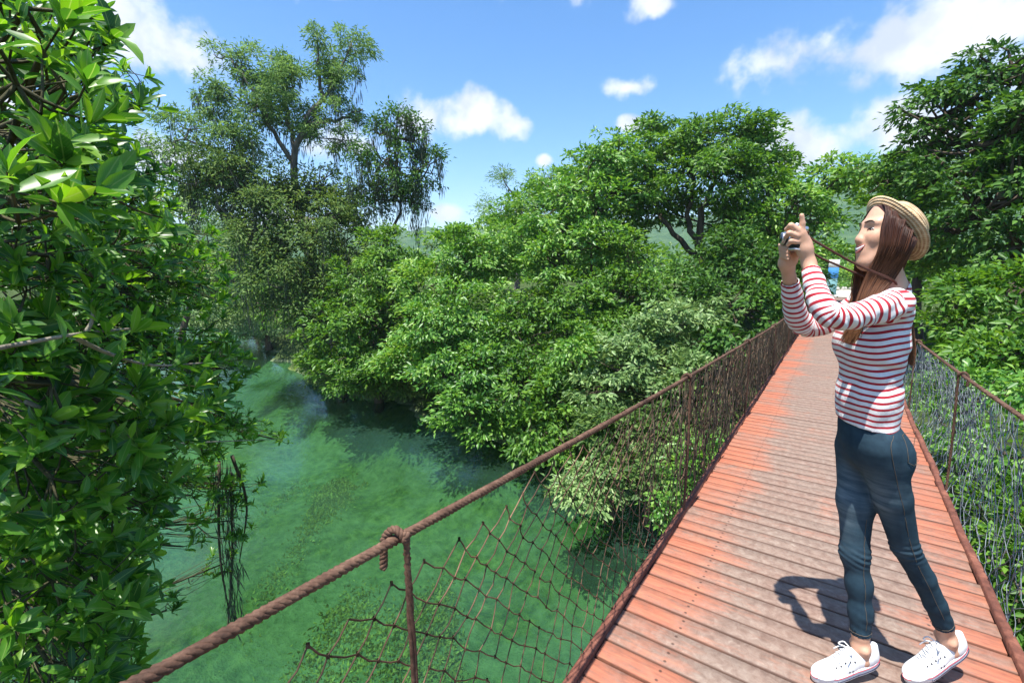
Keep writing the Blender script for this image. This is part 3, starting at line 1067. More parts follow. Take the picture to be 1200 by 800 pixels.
# darker leafy mass hung with moss round the cypress's middle
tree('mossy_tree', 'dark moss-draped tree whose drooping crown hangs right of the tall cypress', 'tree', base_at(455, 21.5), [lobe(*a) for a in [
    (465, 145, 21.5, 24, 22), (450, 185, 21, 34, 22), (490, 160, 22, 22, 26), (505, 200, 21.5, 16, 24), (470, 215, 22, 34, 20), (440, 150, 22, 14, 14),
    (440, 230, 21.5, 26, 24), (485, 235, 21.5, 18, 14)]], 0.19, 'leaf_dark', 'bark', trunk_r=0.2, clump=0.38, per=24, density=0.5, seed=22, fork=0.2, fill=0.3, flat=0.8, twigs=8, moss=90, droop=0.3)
tree('mossy_tree', 'dark tree with grey moss wisps growing against the cypress trunk', 'tree', base_at(400, 21.3), [lobe(*a) for a in [
    (255, 195, 22.5, 34, 24), (230, 215, 22.8, 24, 16), (290, 215, 22, 34, 24), (320, 255, 21.5, 40, 34), (300, 290, 21.5, 40, 34), (390, 250, 21, 36, 34), (360, 300, 20.8, 44, 40),
    (420, 290, 21, 38, 36), (260, 245, 22.5, 26, 28), (330, 340, 20.5, 44, 34), (390, 350, 20, 44, 34), (350, 222, 22, 28, 24), (380, 218, 22.5, 26, 20), (325, 225, 22.3, 26, 20), (410, 240, 21.8, 26, 22)]], 0.20, 'leaf_dusty', 'bark_grey',
     trunk_r=0.26, clump=0.42, per=28, density=0.62, seed=23, fork=0.3, flat=0.8, twigs=8, moss=140, droop=0.25)
tree('bank_tree', 'dark broadleaf tree leaning over the water below the moss-draped crown', 'tree', base_at(440, 19.5), [lobe(*a) for a in [
    (430, 330, 19, 46, 34), (460, 300, 19.5, 36, 34), (400, 385, 18, 44, 30), (445, 380, 17.6, 44, 34), (420, 425, 17, 44, 22), (392, 418, 18.5, 30, 20), (470, 345, 18.5, 34, 40), (455, 430, 16.6, 36, 16), (405, 440, 17.6, 30, 12)]],
     0.22, 'leaf_mid', trunk_r=0.18, clump=0.42, per=26, density=0.8, seed=24, fork=0.3)
tree('bank_tree', 'green tree between the leafy branch on the left and the cypress', 'tree', base_at(315, 34), [lobe(*a) for a in [
    (300, 330, 36, 40, 30), (270, 345, 38, 40, 24), (285, 300, 37, 36, 24), (325, 355, 30, 30, 22)]],
     0.26, 'leaf_mid', trunk_r=0.16, clump=0.55, per=26, density=0.8, seed=25, dens_k=1.3)
tree('bank_bush', 'dark bush with low skirts over the water at the cypress foot', 'bush', base_at(400, 20.8), [lobe(*a) for a in [
    (372, 400, 22, 20, 26), (385, 432, 20.5, 22, 13), (412, 441, 19.2, 32, 13), (448, 446, 18, 30, 13), (478, 450, 17, 22, 14), (370, 372, 22, 24, 26)]],
     0.18, 'leaf_dusty', trunk_r=0.10, clump=0.36, per=26, density=0.9, seed=28)
tree('pale_tree', 'pale yellowish green tree far up the river at left', 'tree', base_at(225, 34), [lobe(*a) for a in [
    (225, 240, 34, 44, 30), (200, 270, 34, 44, 34), (245, 285, 33, 36, 34), (215, 320, 32, 44, 34), (180, 230, 35, 36, 26), (255, 330, 32, 36, 26)]],
     0.30, 'leaf_pale', trunk_r=0.2, clump=0.6, per=26, density=0.75, seed=26, dens_k=1.3, group=G_BACK)
tree('river_bush', 'low light green bush closing off the river bend at left', 'bush', base_at(255, 42), [lobe(*a) for a in [
    (255, 372, 42, 40, 14), (285, 376, 40, 30, 11), (225, 372, 42, 34, 14), (300, 388, 34, 26, 9)]], 0.30, 'leaf_pale', trunk_r=0.08, clump=0.5, per=26, density=0.9, seed=27, dens_k=1.2)

# --- bright bank thicket in the middle
tree('bank_tree', 'bright yellow-green bush leaning over the emerald water, centre left', 'tree', base_at(545, 16.2), [lobe(*a) for a in [
    (505, 330, 17, 40, 36), (540, 300, 17.5, 44, 34), (500, 385, 15.5, 38, 34), (545, 365, 15.5, 46, 40), (515, 430, 14.2, 34, 28), (560, 430, 14, 42, 36),
    (545, 480, 13.2, 34, 26), (590, 300, 18, 40, 34), (475, 420, 15.5, 26, 22), (580, 490, 13, 30, 22)]], 0.21, 'leaf_bright', trunk_r=0.14, clump=0.42, per=30, density=0.85, seed=31, flat=0.35)
tree('feathery_tree', 'thin pale feathery tree rising behind the bright bush', 'tree', base_at(605, 30), [lobe(*a) for a in [
    (600, 222, 30, 26, 24), (585, 250, 30, 34, 24), (625, 245, 30, 30, 26), (605, 275, 29, 46, 22), (590, 205, 30, 12, 12), (640, 220, 30.5, 16, 16)]],
     0.34, 'leaf_fern', 'bark_grey', trunk_r=0.16, clump=0.55, per=26, density=0.4, seed=32, flat=0.9, width=0.16, group=G_BACK)
tree('leafy_tree', 'leafy tree with flat-topped crown left of the tall round tree', 'tree', base_at(700, 18.5), [lobe(*a) for a in [
    (690, 195, 18.5, 32, 24), (720, 180, 18.5, 32, 26), (665, 225, 18, 30, 24), (705, 240, 17.5, 36, 26), (655, 265, 17.5, 36, 24), (740, 215, 19, 28, 24), (700, 285, 17, 34, 24), (645, 305, 17, 34, 24)]],
     0.24, 'leaf_bright', trunk_r=0.17, clump=0.45, per=26, density=0.8, seed=33, flat=0.35, twigs=14, fork=0.3)
tree('round_tree', 'tall tree with broad rounded crown behind the bridge railing', 'tree', base_at(830, 20), [lobe(*a) for a in [
    (850, 160, 20, 44, 30), (805, 172, 20, 40, 30), (765, 178, 20.5, 36, 32), (885, 165, 20.5, 24, 26), (830, 200, 19, 46, 30), (870, 215, 19.5, 38, 30), (775, 225, 20, 34, 28),
    (895, 200, 21, 18, 24), (760, 150, 21, 24, 14)]], 0.24, 'leaf_mid', 'bark', trunk_r=0.24, clump=0.46, per=28, density=0.8, seed=34, twigs=16, flat=0.35, fork=0.15,
     lean=at_range(818, 300, 19.6),
     limbs=[([at_range(818, 300, 19.6), at_range(822, 250, 19.4), at_range(835, 215, 19.4), at_range(850, 170, 19.6)], 0.16, 0.04),
            ([at_range(818, 290, 19.6), at_range(805, 250, 19.6), at_range(812, 210, 19.8), at_range(800, 180, 20)], 0.12, 0.04),
            ([at_range(816, 300, 19.6), at_range(780, 262, 19.8), at_range(765, 225, 20), at_range(755, 190, 20.2)], 0.12, 0.03)])
tree('shady_tree', 'dark slender tree with bare stems in the shade of the thicket', 'tree', base_at(730, 16), [lobe(*a) for a in [
    (735, 300, 16.5, 26, 26), (715, 335, 16, 36, 30), (760, 345, 16.5, 34, 26), (680, 345, 16, 36, 30), (640, 350, 16, 38, 30), (725, 380, 15, 38, 26), (600, 355, 16, 34, 30)]],
     0.22, 'leaf_mid', trunk_r=0.10, clump=0.42, per=24, density=0.75, seed=35, fork=0.1)
tree('bank_bush', 'dark green bush at the water edge under the bright thicket', 'bush', base_at(640, 12.8), [lobe(*a) for a in [
    (620, 400, 14.5, 44, 36), (660, 410, 13.5, 46, 36), (610, 455, 13, 44, 34), (655, 465, 12.2, 44, 36), (625, 500, 11.8, 36, 26), (675, 510, 11.3, 40, 30), (590, 440, 14, 34, 30)]],
     0.20, 'leaf_mid', trunk_r=0.11, clump=0.40, per=26, density=0.8, seed=36, flat=0.35)
tree('bank_bush', 'pale-leaved bush with flat sprays behind the second hanger', 'bush', base_at(760, 12.5), [lobe(*a) for a in [
    (790, 375, 13, 46, 24), (745, 400, 12.5, 44, 26), (715, 425, 12, 40, 24), (770, 430, 11.5, 44, 26), (820, 365, 13.5, 34, 22), (700, 455, 11.5, 34, 22)]],
     0.19, 'leaf_pale', trunk_r=0.09, clump=0.36, per=26, density=0.72, seed=37, flat=0.28)
tree('bank_bush', 'small vivid green shrub in the middle of the dark thicket', 'bush', base_at(680, 12.6), [lobe(*a) for a in [(680, 403, 12.0, 18, 13), (670, 410, 12.0, 12, 10)]],
     0.17, 'leaf_bright', trunk_r=0.03, clump=0.28, per=26, density=1.0, seed=38)
tree('overhanging_bush', 'pale green spray of leaves hanging over the water by the net', 'bush', base_at(735, 9.9), [lobe(*a) for a in [
    (680, 575, 8.9, 30, 20), (705, 560, 9.2, 26, 18), (655, 580, 8.9, 14, 12), (720, 540, 9.6, 24, 18)]], 0.15, 'leaf_pale', trunk_r=0.05, clump=0.26, per=26, density=0.9, seed=39, flat=0.35)
tree('bank_bush', 'greyish bush under the bridge beside the second hanger', 'bush', base_at(775, 9.8), [lobe(*a) for a in [
    (735, 500, 10, 40, 30), (775, 510, 9.4, 36, 34), (745, 545, 9.2, 34, 22), (785, 550, 8.8, 28, 24), (700, 505, 10.4, 34, 28), (810, 470, 10, 34, 34)]],
     0.17, 'leaf_dusty', trunk_r=0.08, clump=0.34, per=26, density=0.75, seed=40)
tree('bank_bush', 'yellowish green bush pressed against the net near the deck edge', 'bush', base_at(812, 8.2), [lobe(*a) for a in [
    (815, 520, 7.4, 26, 20), (800, 555, 7.2, 22, 22), (830, 545, 7.0, 16, 22), (780, 590, 8, 26, 16)]], 0.14, 'leaf_bright', trunk_r=0.05, clump=0.26, per=24, density=0.75, seed=41)
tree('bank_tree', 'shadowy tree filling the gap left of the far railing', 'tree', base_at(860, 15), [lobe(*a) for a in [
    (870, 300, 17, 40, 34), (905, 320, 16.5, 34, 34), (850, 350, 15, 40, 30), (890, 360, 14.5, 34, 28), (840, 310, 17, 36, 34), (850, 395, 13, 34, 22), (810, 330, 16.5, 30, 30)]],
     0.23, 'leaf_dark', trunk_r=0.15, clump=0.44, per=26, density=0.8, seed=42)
tree('spreading_tree', 'light green spreading tree behind the raised camera', 'tree', base_at(925, 19), [lobe(*a) for a in [
    (925, 245, 20, 40, 30), (895, 265, 19, 34, 26), (955, 225, 21, 36, 26), (985, 205, 21, 34, 24), (935, 290, 19, 34, 26), (1015, 200, 21, 30, 20), (915, 300, 18.5, 30, 26), (960, 255, 20, 22, 18)]],
     0.24, 'leaf_bright', trunk_r=0.17, clump=0.46, per=26, density=0.8, seed=43, fork=0.1, lean=at_range(905, 335, 19), flat=0.35)
tree('bank_bush', 'low bush beside the far left end of the bridge', 'bush', base_at(935, 17), [lobe(*a) for a in [
    (930, 335, 17, 24, 20), (915, 355, 15, 22, 18), (945, 330, 22, 18, 16)]], 0.2, 'leaf_mid', trunk_r=0.06, clump=0.36, per=26, density=0.9, seed=44)

tree('leafy_tree', 'bright tree filling the canopy between the feathery and the round tree', 'tree', base_at(650, 22), [lobe(*a) for a in [
    (640, 250, 22, 36, 28), (608, 282, 22, 40, 28), (672, 285, 21, 40, 34), (722, 292, 21, 32, 28), (738, 252, 22, 32, 26), (570, 285, 22, 36, 26), (660, 225, 23, 30, 26), (700, 255, 22, 30, 26), (600, 245, 23, 26, 24), (640, 218, 23.5, 22, 20), (690, 208, 22, 34, 26), (725, 190, 22, 30, 24)]],
     0.24, 'leaf_bright', trunk_r=0.17, clump=0.46, per=26, density=0.75, seed=45, flat=0.35)
tree('leafy_tree', 'mid green tree filling the canopy below the round crown on its right', 'tree', base_at(880, 21), [lobe(*a) for a in [
    (872, 250, 21, 34, 28), (900, 235, 22, 28, 26), (862, 290, 20, 34, 28), (892, 292, 20, 32, 26), (838, 262, 22, 26, 22), (745, 200, 21.5, 34, 28), (752, 240, 21.5, 26, 22), (905, 190, 22, 26, 26), (800, 245, 22, 22, 16)]],
     0.24, 'leaf_mid', trunk_r=0.15, clump=0.46, per=26, density=0.75, seed=46, flat=0.35)

# --- right of the bridge
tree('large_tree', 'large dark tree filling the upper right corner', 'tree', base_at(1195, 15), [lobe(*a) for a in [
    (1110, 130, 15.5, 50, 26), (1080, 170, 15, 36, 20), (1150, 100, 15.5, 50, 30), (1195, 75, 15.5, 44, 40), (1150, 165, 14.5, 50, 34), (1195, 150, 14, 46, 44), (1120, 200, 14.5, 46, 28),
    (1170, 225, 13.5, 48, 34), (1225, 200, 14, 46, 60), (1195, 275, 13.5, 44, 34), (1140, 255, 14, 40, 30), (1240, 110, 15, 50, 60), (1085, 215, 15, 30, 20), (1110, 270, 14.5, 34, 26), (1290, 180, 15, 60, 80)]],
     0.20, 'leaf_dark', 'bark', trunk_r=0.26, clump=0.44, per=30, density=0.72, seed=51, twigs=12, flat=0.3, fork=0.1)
tree('spreading_tree', 'mid green tree between the straw hat and the dark corner tree', 'tree', base_at(1075, 17), [lobe(*a) for a in [
    (1060, 195, 17.5, 38, 22), (1030, 210, 18, 34, 22), (1090, 185, 17, 34, 20), (1055, 235, 17, 30, 18), (1090, 250, 16.5, 34, 26), (1095, 300, 15.5, 34, 30), (1075, 280, 16, 26, 26)]],
     0.22, 'leaf_mid', trunk_r=0.15, clump=0.44, per=26, density=0.8, seed=52, flat=0.35)
tree('bank_bush', 'bright leafy bush above the right railing', 'bush', base_at(1140, 9.5), [lobe(*a) for a in [
    (1110, 345, 10, 40, 28), (1160, 345, 9.5, 40, 26), (1130, 385, 9, 40, 26), (1185, 385, 8.5, 36, 30), (1095, 385, 9.5, 28, 24), (1200, 335, 9.5, 40, 34), (1170, 420, 8, 36, 26), (1235, 400, 8.5, 40, 50)]],
     0.135, 'leaf_mid', trunk_r=0.10, clump=0.34, per=40, density=0.8, seed=53, flat=0.35)
tree('undergrowth_bush', 'green shrub crowding under the pale net beside the deck', 'bush', (1.75, 6.2), [lobe(*a) for a in [
    (1110, 500, 6.6, 34, 30), (1145, 520, 5.8, 40, 30), (1185, 530, 5.4, 40, 34), (1095, 455, 8, 24, 30), (1150, 465, 7, 40, 30), (1190, 460, 6.5, 40, 30), (1240, 520, 5.4, 50, 60)]],
     0.105, 'leaf_bright', trunk_r=0.06, clump=0.27, per=42, density=0.76, seed=54, flat=0.4)
tree('undergrowth_bush', 'shrub with small leaves below the lower right corner of the deck', 'bush', (1.9, 4.6), [lobe(*a) for a in [
    (1150, 580, 5.0, 34, 30), (1185, 600, 4.7, 36, 34), (1180, 660, 4.3, 34, 34), (1215, 640, 4.4, 40, 50), (1200, 720, 4.0, 34, 40), (1240, 690, 4.2, 50, 50)]],
     0.09, 'leaf_mid', trunk_r=0.05, clump=0.25, per=44, density=0.8, seed=55, flat=0.4)
tree('bank_bush', 'leafy bush at the far end of the bridge behind the striped shirt', 'bush', base_at(1010, 33), [lobe(*a) for a in [
    (1005, 322, 34, 26, 14), (1030, 315, 33, 26, 18), (1055, 330, 28, 26, 22), (985, 318, 40, 20, 12), (1065, 350, 20, 20, 22)]], 0.26, 'leaf_bright', trunk_r=0.08, clump=0.45, per=26, density=0.9, seed=56, dens_k=1.2, group=G_BACK)

# dark undergrowth along the far waterline, under the crowns
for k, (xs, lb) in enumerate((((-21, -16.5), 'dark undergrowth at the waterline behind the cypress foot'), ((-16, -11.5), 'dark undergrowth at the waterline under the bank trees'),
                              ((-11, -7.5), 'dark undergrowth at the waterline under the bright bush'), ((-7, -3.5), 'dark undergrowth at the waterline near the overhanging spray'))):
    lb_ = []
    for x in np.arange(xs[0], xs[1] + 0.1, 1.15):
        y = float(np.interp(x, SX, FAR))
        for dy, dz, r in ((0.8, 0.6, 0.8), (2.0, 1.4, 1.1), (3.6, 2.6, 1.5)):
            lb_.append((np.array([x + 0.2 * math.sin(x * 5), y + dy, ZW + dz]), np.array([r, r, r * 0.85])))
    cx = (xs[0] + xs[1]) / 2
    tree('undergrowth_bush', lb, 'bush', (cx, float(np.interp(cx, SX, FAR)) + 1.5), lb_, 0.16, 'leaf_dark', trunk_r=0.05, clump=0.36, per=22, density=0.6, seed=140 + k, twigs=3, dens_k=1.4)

# the bank goes on to the right of the frame
for k, (x, y, h, mt, lb) in enumerate(((7.5, 13, 3.5, 'leaf_mid', 'leafy tree on the bank right of the large dark tree'), (11, 9, 2.5, 'leaf_bright', 'bright tree on the bank furthest to the right'),
                                       (13, 20, 4.0, 'leaf_dark', 'dark tree standing back on the right bank'), (6, 7, -0.5, 'leaf_mid', 'low bush on the right bank below the deck'))):
    rr_ = random.Random(200 + k)
    lb_ = [(np.array([x + rr_.uniform(-1.6, 1.6), y + rr_.uniform(-1.6, 1.6), h + rr_.uniform(-2.0, 1.2)]), np.array([1.5, 1.5, 1.1]) * rr_.uniform(0.8, 1.2)) for _ in range(7)]
    tree('bank_tree', lb, 'tree', (x, y), lb_, 0.24, mt, trunk_r=0.15, clump=0.5, per=24, density=0.5, seed=210 + k, dens_k=1.2, leaf_k=1.0)

# --- trees further off that close the view
far_specs = [(470, 330, 40, 'leaf_mid', 'dark leafy tree glimpsed between the cypress and the bright bush'),
             (650, 300, 44, 'leaf_bright', 'distant light green tree seen through the centre thicket'),
             (560, 290, 48, 'leaf_dusty', 'distant dull green tree behind the feathery tree'),
             (760, 320, 42, 'leaf_bright', 'distant bright tree seen under the leafy canopy'),
             (870, 300, 46, 'leaf_mid', 'distant tree behind the tall round tree'),
             (960, 300, 55, 'leaf_mid', 'distant tree behind the raised hands'),
             (300, 290, 45, 'leaf_dusty', 'distant dull tree behind the cypress trunk'),
             (150, 300, 40, 'leaf_mid', 'distant tree behind the leafy branches at left'),
             (60, 290, 42, 'leaf_dusty', 'distant tree at the far left behind the near leaves'),
             (1130, 290, 35, 'leaf_mid', 'distant tree behind the dark corner tree'),
             (390, 315, 48, 'leaf_mid', 'distant tree behind the moss-draped thicket')]
for k, (x, yt, d, mt, lb) in enumerate(far_specs):
    rg = random.Random(k)
    lb_ = [lobe(x + rg.uniform(-30, 30), yt + rg.uniform(0, 30), d + rg.uniform(-2, 2), rg.uniform(26, 42), rg.uniform(16, 26)) for _ in range(5)]
    if yt > 310: lb_ = [(c, r) for c, r in lb_]
    tree('distant_tree', lb, 'tree', base_at(x, d), lb_, 0.34, mt, trunk_r=0.2, clump=0.6, per=24, density=0.75, seed=70 + k, group=G_BACK, twigs=4, dens_k=0.85, leaf_k=1.1)


# distant wood that reads as one mass
def distant_wood():
    rg = np.random.default_rng(90)
    n = 260
    az = rg.uniform(rad(-110), rad(40), n); d = rg.uniform(62, 150, n)
    C = np.stack([d * np.sin(az), d * np.cos(az), rg.uniform(-0.5, 2.2, n)], 1)
    keep = np.abs(np.degrees(az) - 1.5) > 3.0
    C = C[keep]
    m = 90
    idx = np.repeat(np.arange(len(C)), m)
    Dv = rand_dirs(rg, len(idx))
    P = C[idx] + Dv * np.array([3.0, 3.0, 2.3]) * rg.uniform(0.8, 1.05, (len(idx), 1))
    T = unit(Dv + rg.normal(0, 0.5, Dv.shape)); Nn = unit(np.array([0, 0, 1.0]) + Dv * 0.8 + rg.normal(0, 0.3, Dv.shape))
    L_ = rg.uniform(0.6, 1.3, len(idx))
    o = link('distant_wood', leaves('distant_wood', P, T, Nn, L_, L_ * 0.6, M['leaf_mid']))
    tag(o, 'distant wood on the flat ground below the hills', 'wood', kind='stuff')


distant_wood()


# --- the near tree on the left: glossy leaves in rosettes at the twig ends
def near_tree():
    rg = np.random.default_rng(101)
    base = np.array([-6.2, -1.2, 0.0]); base[2] = float(ground_z(base[0], base[1])) - 0.1
    root = empty('glossy_leaf_tree', base)
    tag(root, 'glossy large-leaved tree reaching in from the left edge over the river', 'tree')
    tm = MB()
    fork = np.array([-5.2, -0.4, -0.6])
    p = spline([base, (base + fork) / 2 + np.array([0.2, 0.1, 0]), fork, np.array([-4.9, 0.1, 1.2]), np.array([-5.0, 0.5, 3.4])], 22)
    tm.tube(p, np.linspace(0.24, 0.07, 22), 10)
    tm.obj('trunk', M['bark_grey'], root, True)
    specs = [  # x, y, d, radius px, rosettes
        (15, 235, 1.15, 60, 7), (60, 185, 1.35, 70, 12), (105, 215, 1.6, 70, 13), (20, 100, 1.35, 80, 12), (50, 60, 1.6, 60, 10), (30, 10, 1.5, 80, 12), (-60, 150, 1.3, 100, 8),
        (98, 110, 2.2, 50, 14), (135, 200, 2.6, 46, 14), (60, 300, 2.0, 80, 24), (130, 290, 2.6, 70, 30), (20, 370, 1.9, 70, 18),
        (60, 450, 1.9, 80, 26), (130, 480, 2.2, 70, 28), (200, 490, 2.5, 60, 26), (60, 560, 2.1, 90, 36), (140, 580, 2.4, 70, 34), (60, 680, 2.2, 90, 40), (130, 690, 2.6, 60, 28),
        (60, 780, 2.3, 90, 40), (110, 790, 2.7, 50, 24), (-60, 420, 2.2, 120, 44), (-60, 650, 2.4, 120, 44), (-80, 0, 2.0, 130, 16), (75, 30, 2.8, 50, 16),
        (75, 150, 3.6, 76, 46), (150, 110, 4.0, 34, 20), (40, 60, 3.6, 80, 40), (160, 230, 4.2, 46, 44), (100, 330, 4.0, 100, 110), (180, 330, 4.4, 70, 90), (235, 330, 5.0, 46, 56), (215, 280, 4.8, 40, 34),
        (200, 410, 4.2, 70, 90), (250, 430, 4.6, 40, 56), (110, 430, 3.8, 100, 110), (90, 540, 3.8, 100, 110), (190, 520, 4.2, 60, 50), (255, 480, 4.8, 36, 34), (275, 500, 5.0, 24, 16),
        (80, 650, 4.0, 90, 90), (145, 640, 4.2, 40, 24), (60, 760, 4.0, 90, 90), (120, 740, 4.2, 26, 16), (60, 240, 4.2, 100, 100), (0, 500, 4.5, 140, 120), (0, 200, 4.5, 130, 80), (0, 700, 4.6, 120, 90),
        (-150, 300, 3.6, 140, 70), (20, -20, 4.0, 90, 30), (-120, 550, 4.0, 140, 80),
        (250, 560, 5.2, 34, 30), (268, 610, 5.4, 30, 26), (262, 660, 5.5, 22, 10), (282, 570, 5.4, 24, 18), (225, 580, 5.0, 34, 14), (215, 640, 5.0, 24, 6), (175, 600, 4.8, 30, 10), (240, 510, 5.0, 34, 30), (300, 505, 5.3, 20, 8), (330, 516, 5.5, 12, 4),
        (195, 715, 5.0, 16, 4), (160, 665, 4.6, 24, 8)]
    br = MB()
    Rp, Ra = [], []
    for (x, y, d, r, n) in specs:
        c, rr_ = lobe(x, y, d, r, r)
        rr_[1] = max(rr_[1], 0.2)
        st = p[min(21, max(4, int(np.argmin(np.linalg.norm(p - c, axis=1)))))]
        mid = (st + c) / 2 + np.array([0, 0, 0.12]) + rg.normal(0, 0.08, 3)
        q = spline([st, mid, c], 9)
        br.tube(q, np.linspace(0.03 if d > 3 else 0.022, 0.007, 9), 5)
        D = rand_dirs(rg, n) * rg.uniform(0.3, 1.0, (n, 1)) ** 0.6
        E_ = c + D[:, :1] * rr_[0] * RT + D[:, 1:2] * rr_[1] * HD + D[:, 2:3] * rr_[2] * np.array([0, 0, 1.0])
        for e in E_:
            if e[0] > -0.80 and e[1] > -1: continue                     # keep clear of the railing
            s = q[rg.integers(5, 9)]
            u = spline([s, (s + e) / 2 + rg.normal(0, 0.03, 3) - np.array([0, 0, 0.03]), e], 5)
            br.tube(u, np.linspace(0.0045, 0.0022, 5), 4, False)
            ax = unit(unit(u[-1] - u[-2]) + np.array([0, 0, 0.75]) + rg.normal(0, 0.3, 3))
            Rp.append(e); Ra.append(ax)
    # pale twigs that cross the view at mid height
    pt = MB()
    for pts, rose in (([at_range(-40, 415, 1.5), at_range(40, 400, 1.55), at_range(100, 390, 1.6), at_range(165, 384, 1.7)], 3),
                      ([at_range(85, 394, 1.6), at_range(130, 415, 1.75), at_range(180, 428, 1.9), at_range(240, 425, 2.0)], 4),
                      ([at_range(100, 390, 1.6), at_range(108, 375, 1.6), at_range(108, 352, 1.6)], 2),
                      ([at_range(30, 470, 1.9), at_range(120, 505, 2.1), at_range(235, 480, 2.4)], 4),
                      ([at_range(90, 530, 2.3), at_range(200, 520, 2.7), at_range(330, 514, 5.4)], 3)):
        q = spline(pts, 16)
        pt.tube(q, np.linspace(0.0062, 0.003, 16), 6)
        for k in range(rose):
            Rp.append(q[-1 - 3 * k]); Ra.append(unit(unit(q[-1] - q[-3]) * 0.8 + np.array([0, 0, 0.8]) + rg.normal(0, 0.25, 3)))
    br.obj('branches', M['twig'], root, True)
    pt.obj('bare_twigs', M['pale_twig'], root, True)
    Rp = np.array(Rp); Ra = np.array(Ra)
    P, T, Nn, L_ = [], [], [], []
    for e, ax in zip(Rp, Ra):
        near_k = 0.78 if np.linalg.norm(e - CAMP) < 1.9 else 1.0
        m = rg.integers(5, 12); sz = rg.choice([0.062, 0.084, 0.108], p=[0.3, 0.4, 0.3])
        ref = unit(np.cross(ax, [0.3, 0.2, 1.0])); w = np.cross(ax, ref)
        a0 = rg.uniform(0, 6.28)
        for k in range(m):
            a = a0 + k * 2.4 + rg.normal(0, 0.2)
            ph = rad(rg.uniform(18, 74))
            radv = ref * math.cos(a) + w * math.sin(a)
            t = ax * math.cos(ph) + radv * math.sin(ph) + np.array([0, 0, -0.04])
            P.append(e - ax * 0.012 * (k % 4)); T.append(t)
            Nn.append(ax * math.sin(ph) - radv * math.cos(ph) + rg.normal(0, 0.12, 3))
            L_.append(rg.uniform(0.75, 1.2) * sz * near_k)
    P, T, Nn, L_ = np.array(P), unit(np.array(T)), np.array(Nn), np.array(L_)
    # a few leaves close to the lens, as in the photograph's left edge
    near = [((-12, 252, 0.95), (45, 246, 0.97), 0.10), ((-20, 212, 0.95), (20, 205, 0.98), 0.08), ((62, 205, 1.1), (100, 196, 1.12), 0.0), ((70, 250, 1.2), (140, 247, 1.25), 0.0), ((75, 245, 1.2), (145, 232, 1.22), 0.0),
            ((72, 245, 1.2), (96, 195, 1.16), 0.0), ((-10, 62, 1.0), (42, 45, 1.03), 0.0), ((-15, 440, 1.2), (72, 438, 1.25), 0.0), ((-20, 455, 1.2), (40, 465, 1.2), 0.0)]
    ep, et, en, el = [], [], [], []
    for a, b_, _ in near:
        A = at_range(*a); B = at_range(*b_)
        ep.append(A); et.append(unit(B - A)); en.append(unit(np.array([0.15, -0.2, 1.0]) + rg.normal(0, 0.25, 3))); el.append(np.linalg.norm(B - A))
    P = np.concatenate([P, ep]); T = np.concatenate([T, et]); Nn = np.concatenate([Nn, en]); L_ = np.concatenate([L_, el])
    W_ = L_ * rg.uniform(0.26, 0.37, len(L_))
    # the 300 leaves that show largest are objects of their own
    q = P - CAMP
    dep = q @ FW
    px = 600 + FPX * (q @ RT) / np.maximum(dep, .1); py = 400 - FPX * (q @ CU) / np.maximum(dep, .1)
    vis = (dep > 0.1) & (px > -10) & (px < 400) & (py > -10) & (py < 810)
    score = np.where(vis, L_ / np.maximum(dep, .1), 0)
    order = np.argsort(-score)
    pick, rest = order[:300], order[300:]
    o = link('foliage', leaves('foliage', P[rest], T[rest], Nn[rest], L_[rest], W_[rest], M['leaf_glossy'], True, 0.35), root)
    o['kind'] = 'stuff'
    protos = [leaves('leaf', np.zeros((1, 3)), np.array([[0, 1.0, 0]]), np.array([[0, 0, 1.0]]), np.array([1.0]), np.array([w]), M['leaf_glossy'], True, f, c)
              for w, f, c in ((0.31, 0.35, 0.12), (0.35, 0.5, 0.2), (0.28, 0.25, 0.05), (0.37, 0.3, -0.05))]
    for k in pick:
        o = bpy.data.objects.new('leaf', protos[k % 4])
        COL.objects.link(o); o.parent = root
        t = T[k]; s = unit(np.cross(t, Nn[k])); nn = np.cross(s, t)
        R = Matrix([[s[i], t[i], nn[i]] for i in range(3)]).to_4x4()
        mw = Matrix.Translation(Vector(P[k] - base)) @ R @ Matrix.Scale(float(L_[k]), 4)
        o.matrix_local = mw
    # dark hanging roots with moss that dip to the water
    hm = MB()
    for k in range(3):
        x0 = rg.uniform(256, 274)
        top = at_range(x0, 545 + rg.uniform(-20, 20), 5.3 + rg.uniform(-.2, .2))
        bot = at_range(268 + rg.uniform(-8, 14), 690 + rg.uniform(-40, 70), 5.6)
        hm.tube(spline([top, (top + bot) / 2 + rg.normal(0, 0.06, 3), bot], 10), np.linspace(0.018, 0.005, 10), 5)
    hm.obj('hanging_roots', M['bark'], root, True)
    n = 260
    t = rg.random(n)
    A = np.array([at_range(262, 540, 5.3)]); B = np.array([at_range(275, 730, 5.6)])
    Pm = A * (1 - t[:, None]) + B * t[:, None] + rg.normal(0, 0.06, (n, 3)) * (1.1 - 0.6 * t[:, None])
    o = link('hanging_moss', leaves('hanging_moss', Pm, np.array([0, 0, -1.0]) + rg.normal(0, 0.15, (n, 3)), rand_dirs(rg, n), rg.uniform(0.12, 0.3, n), 0.014, M['moss'], False, 0.1, 0.02), root)
    o['kind'] = 'stuff'


near_tree()

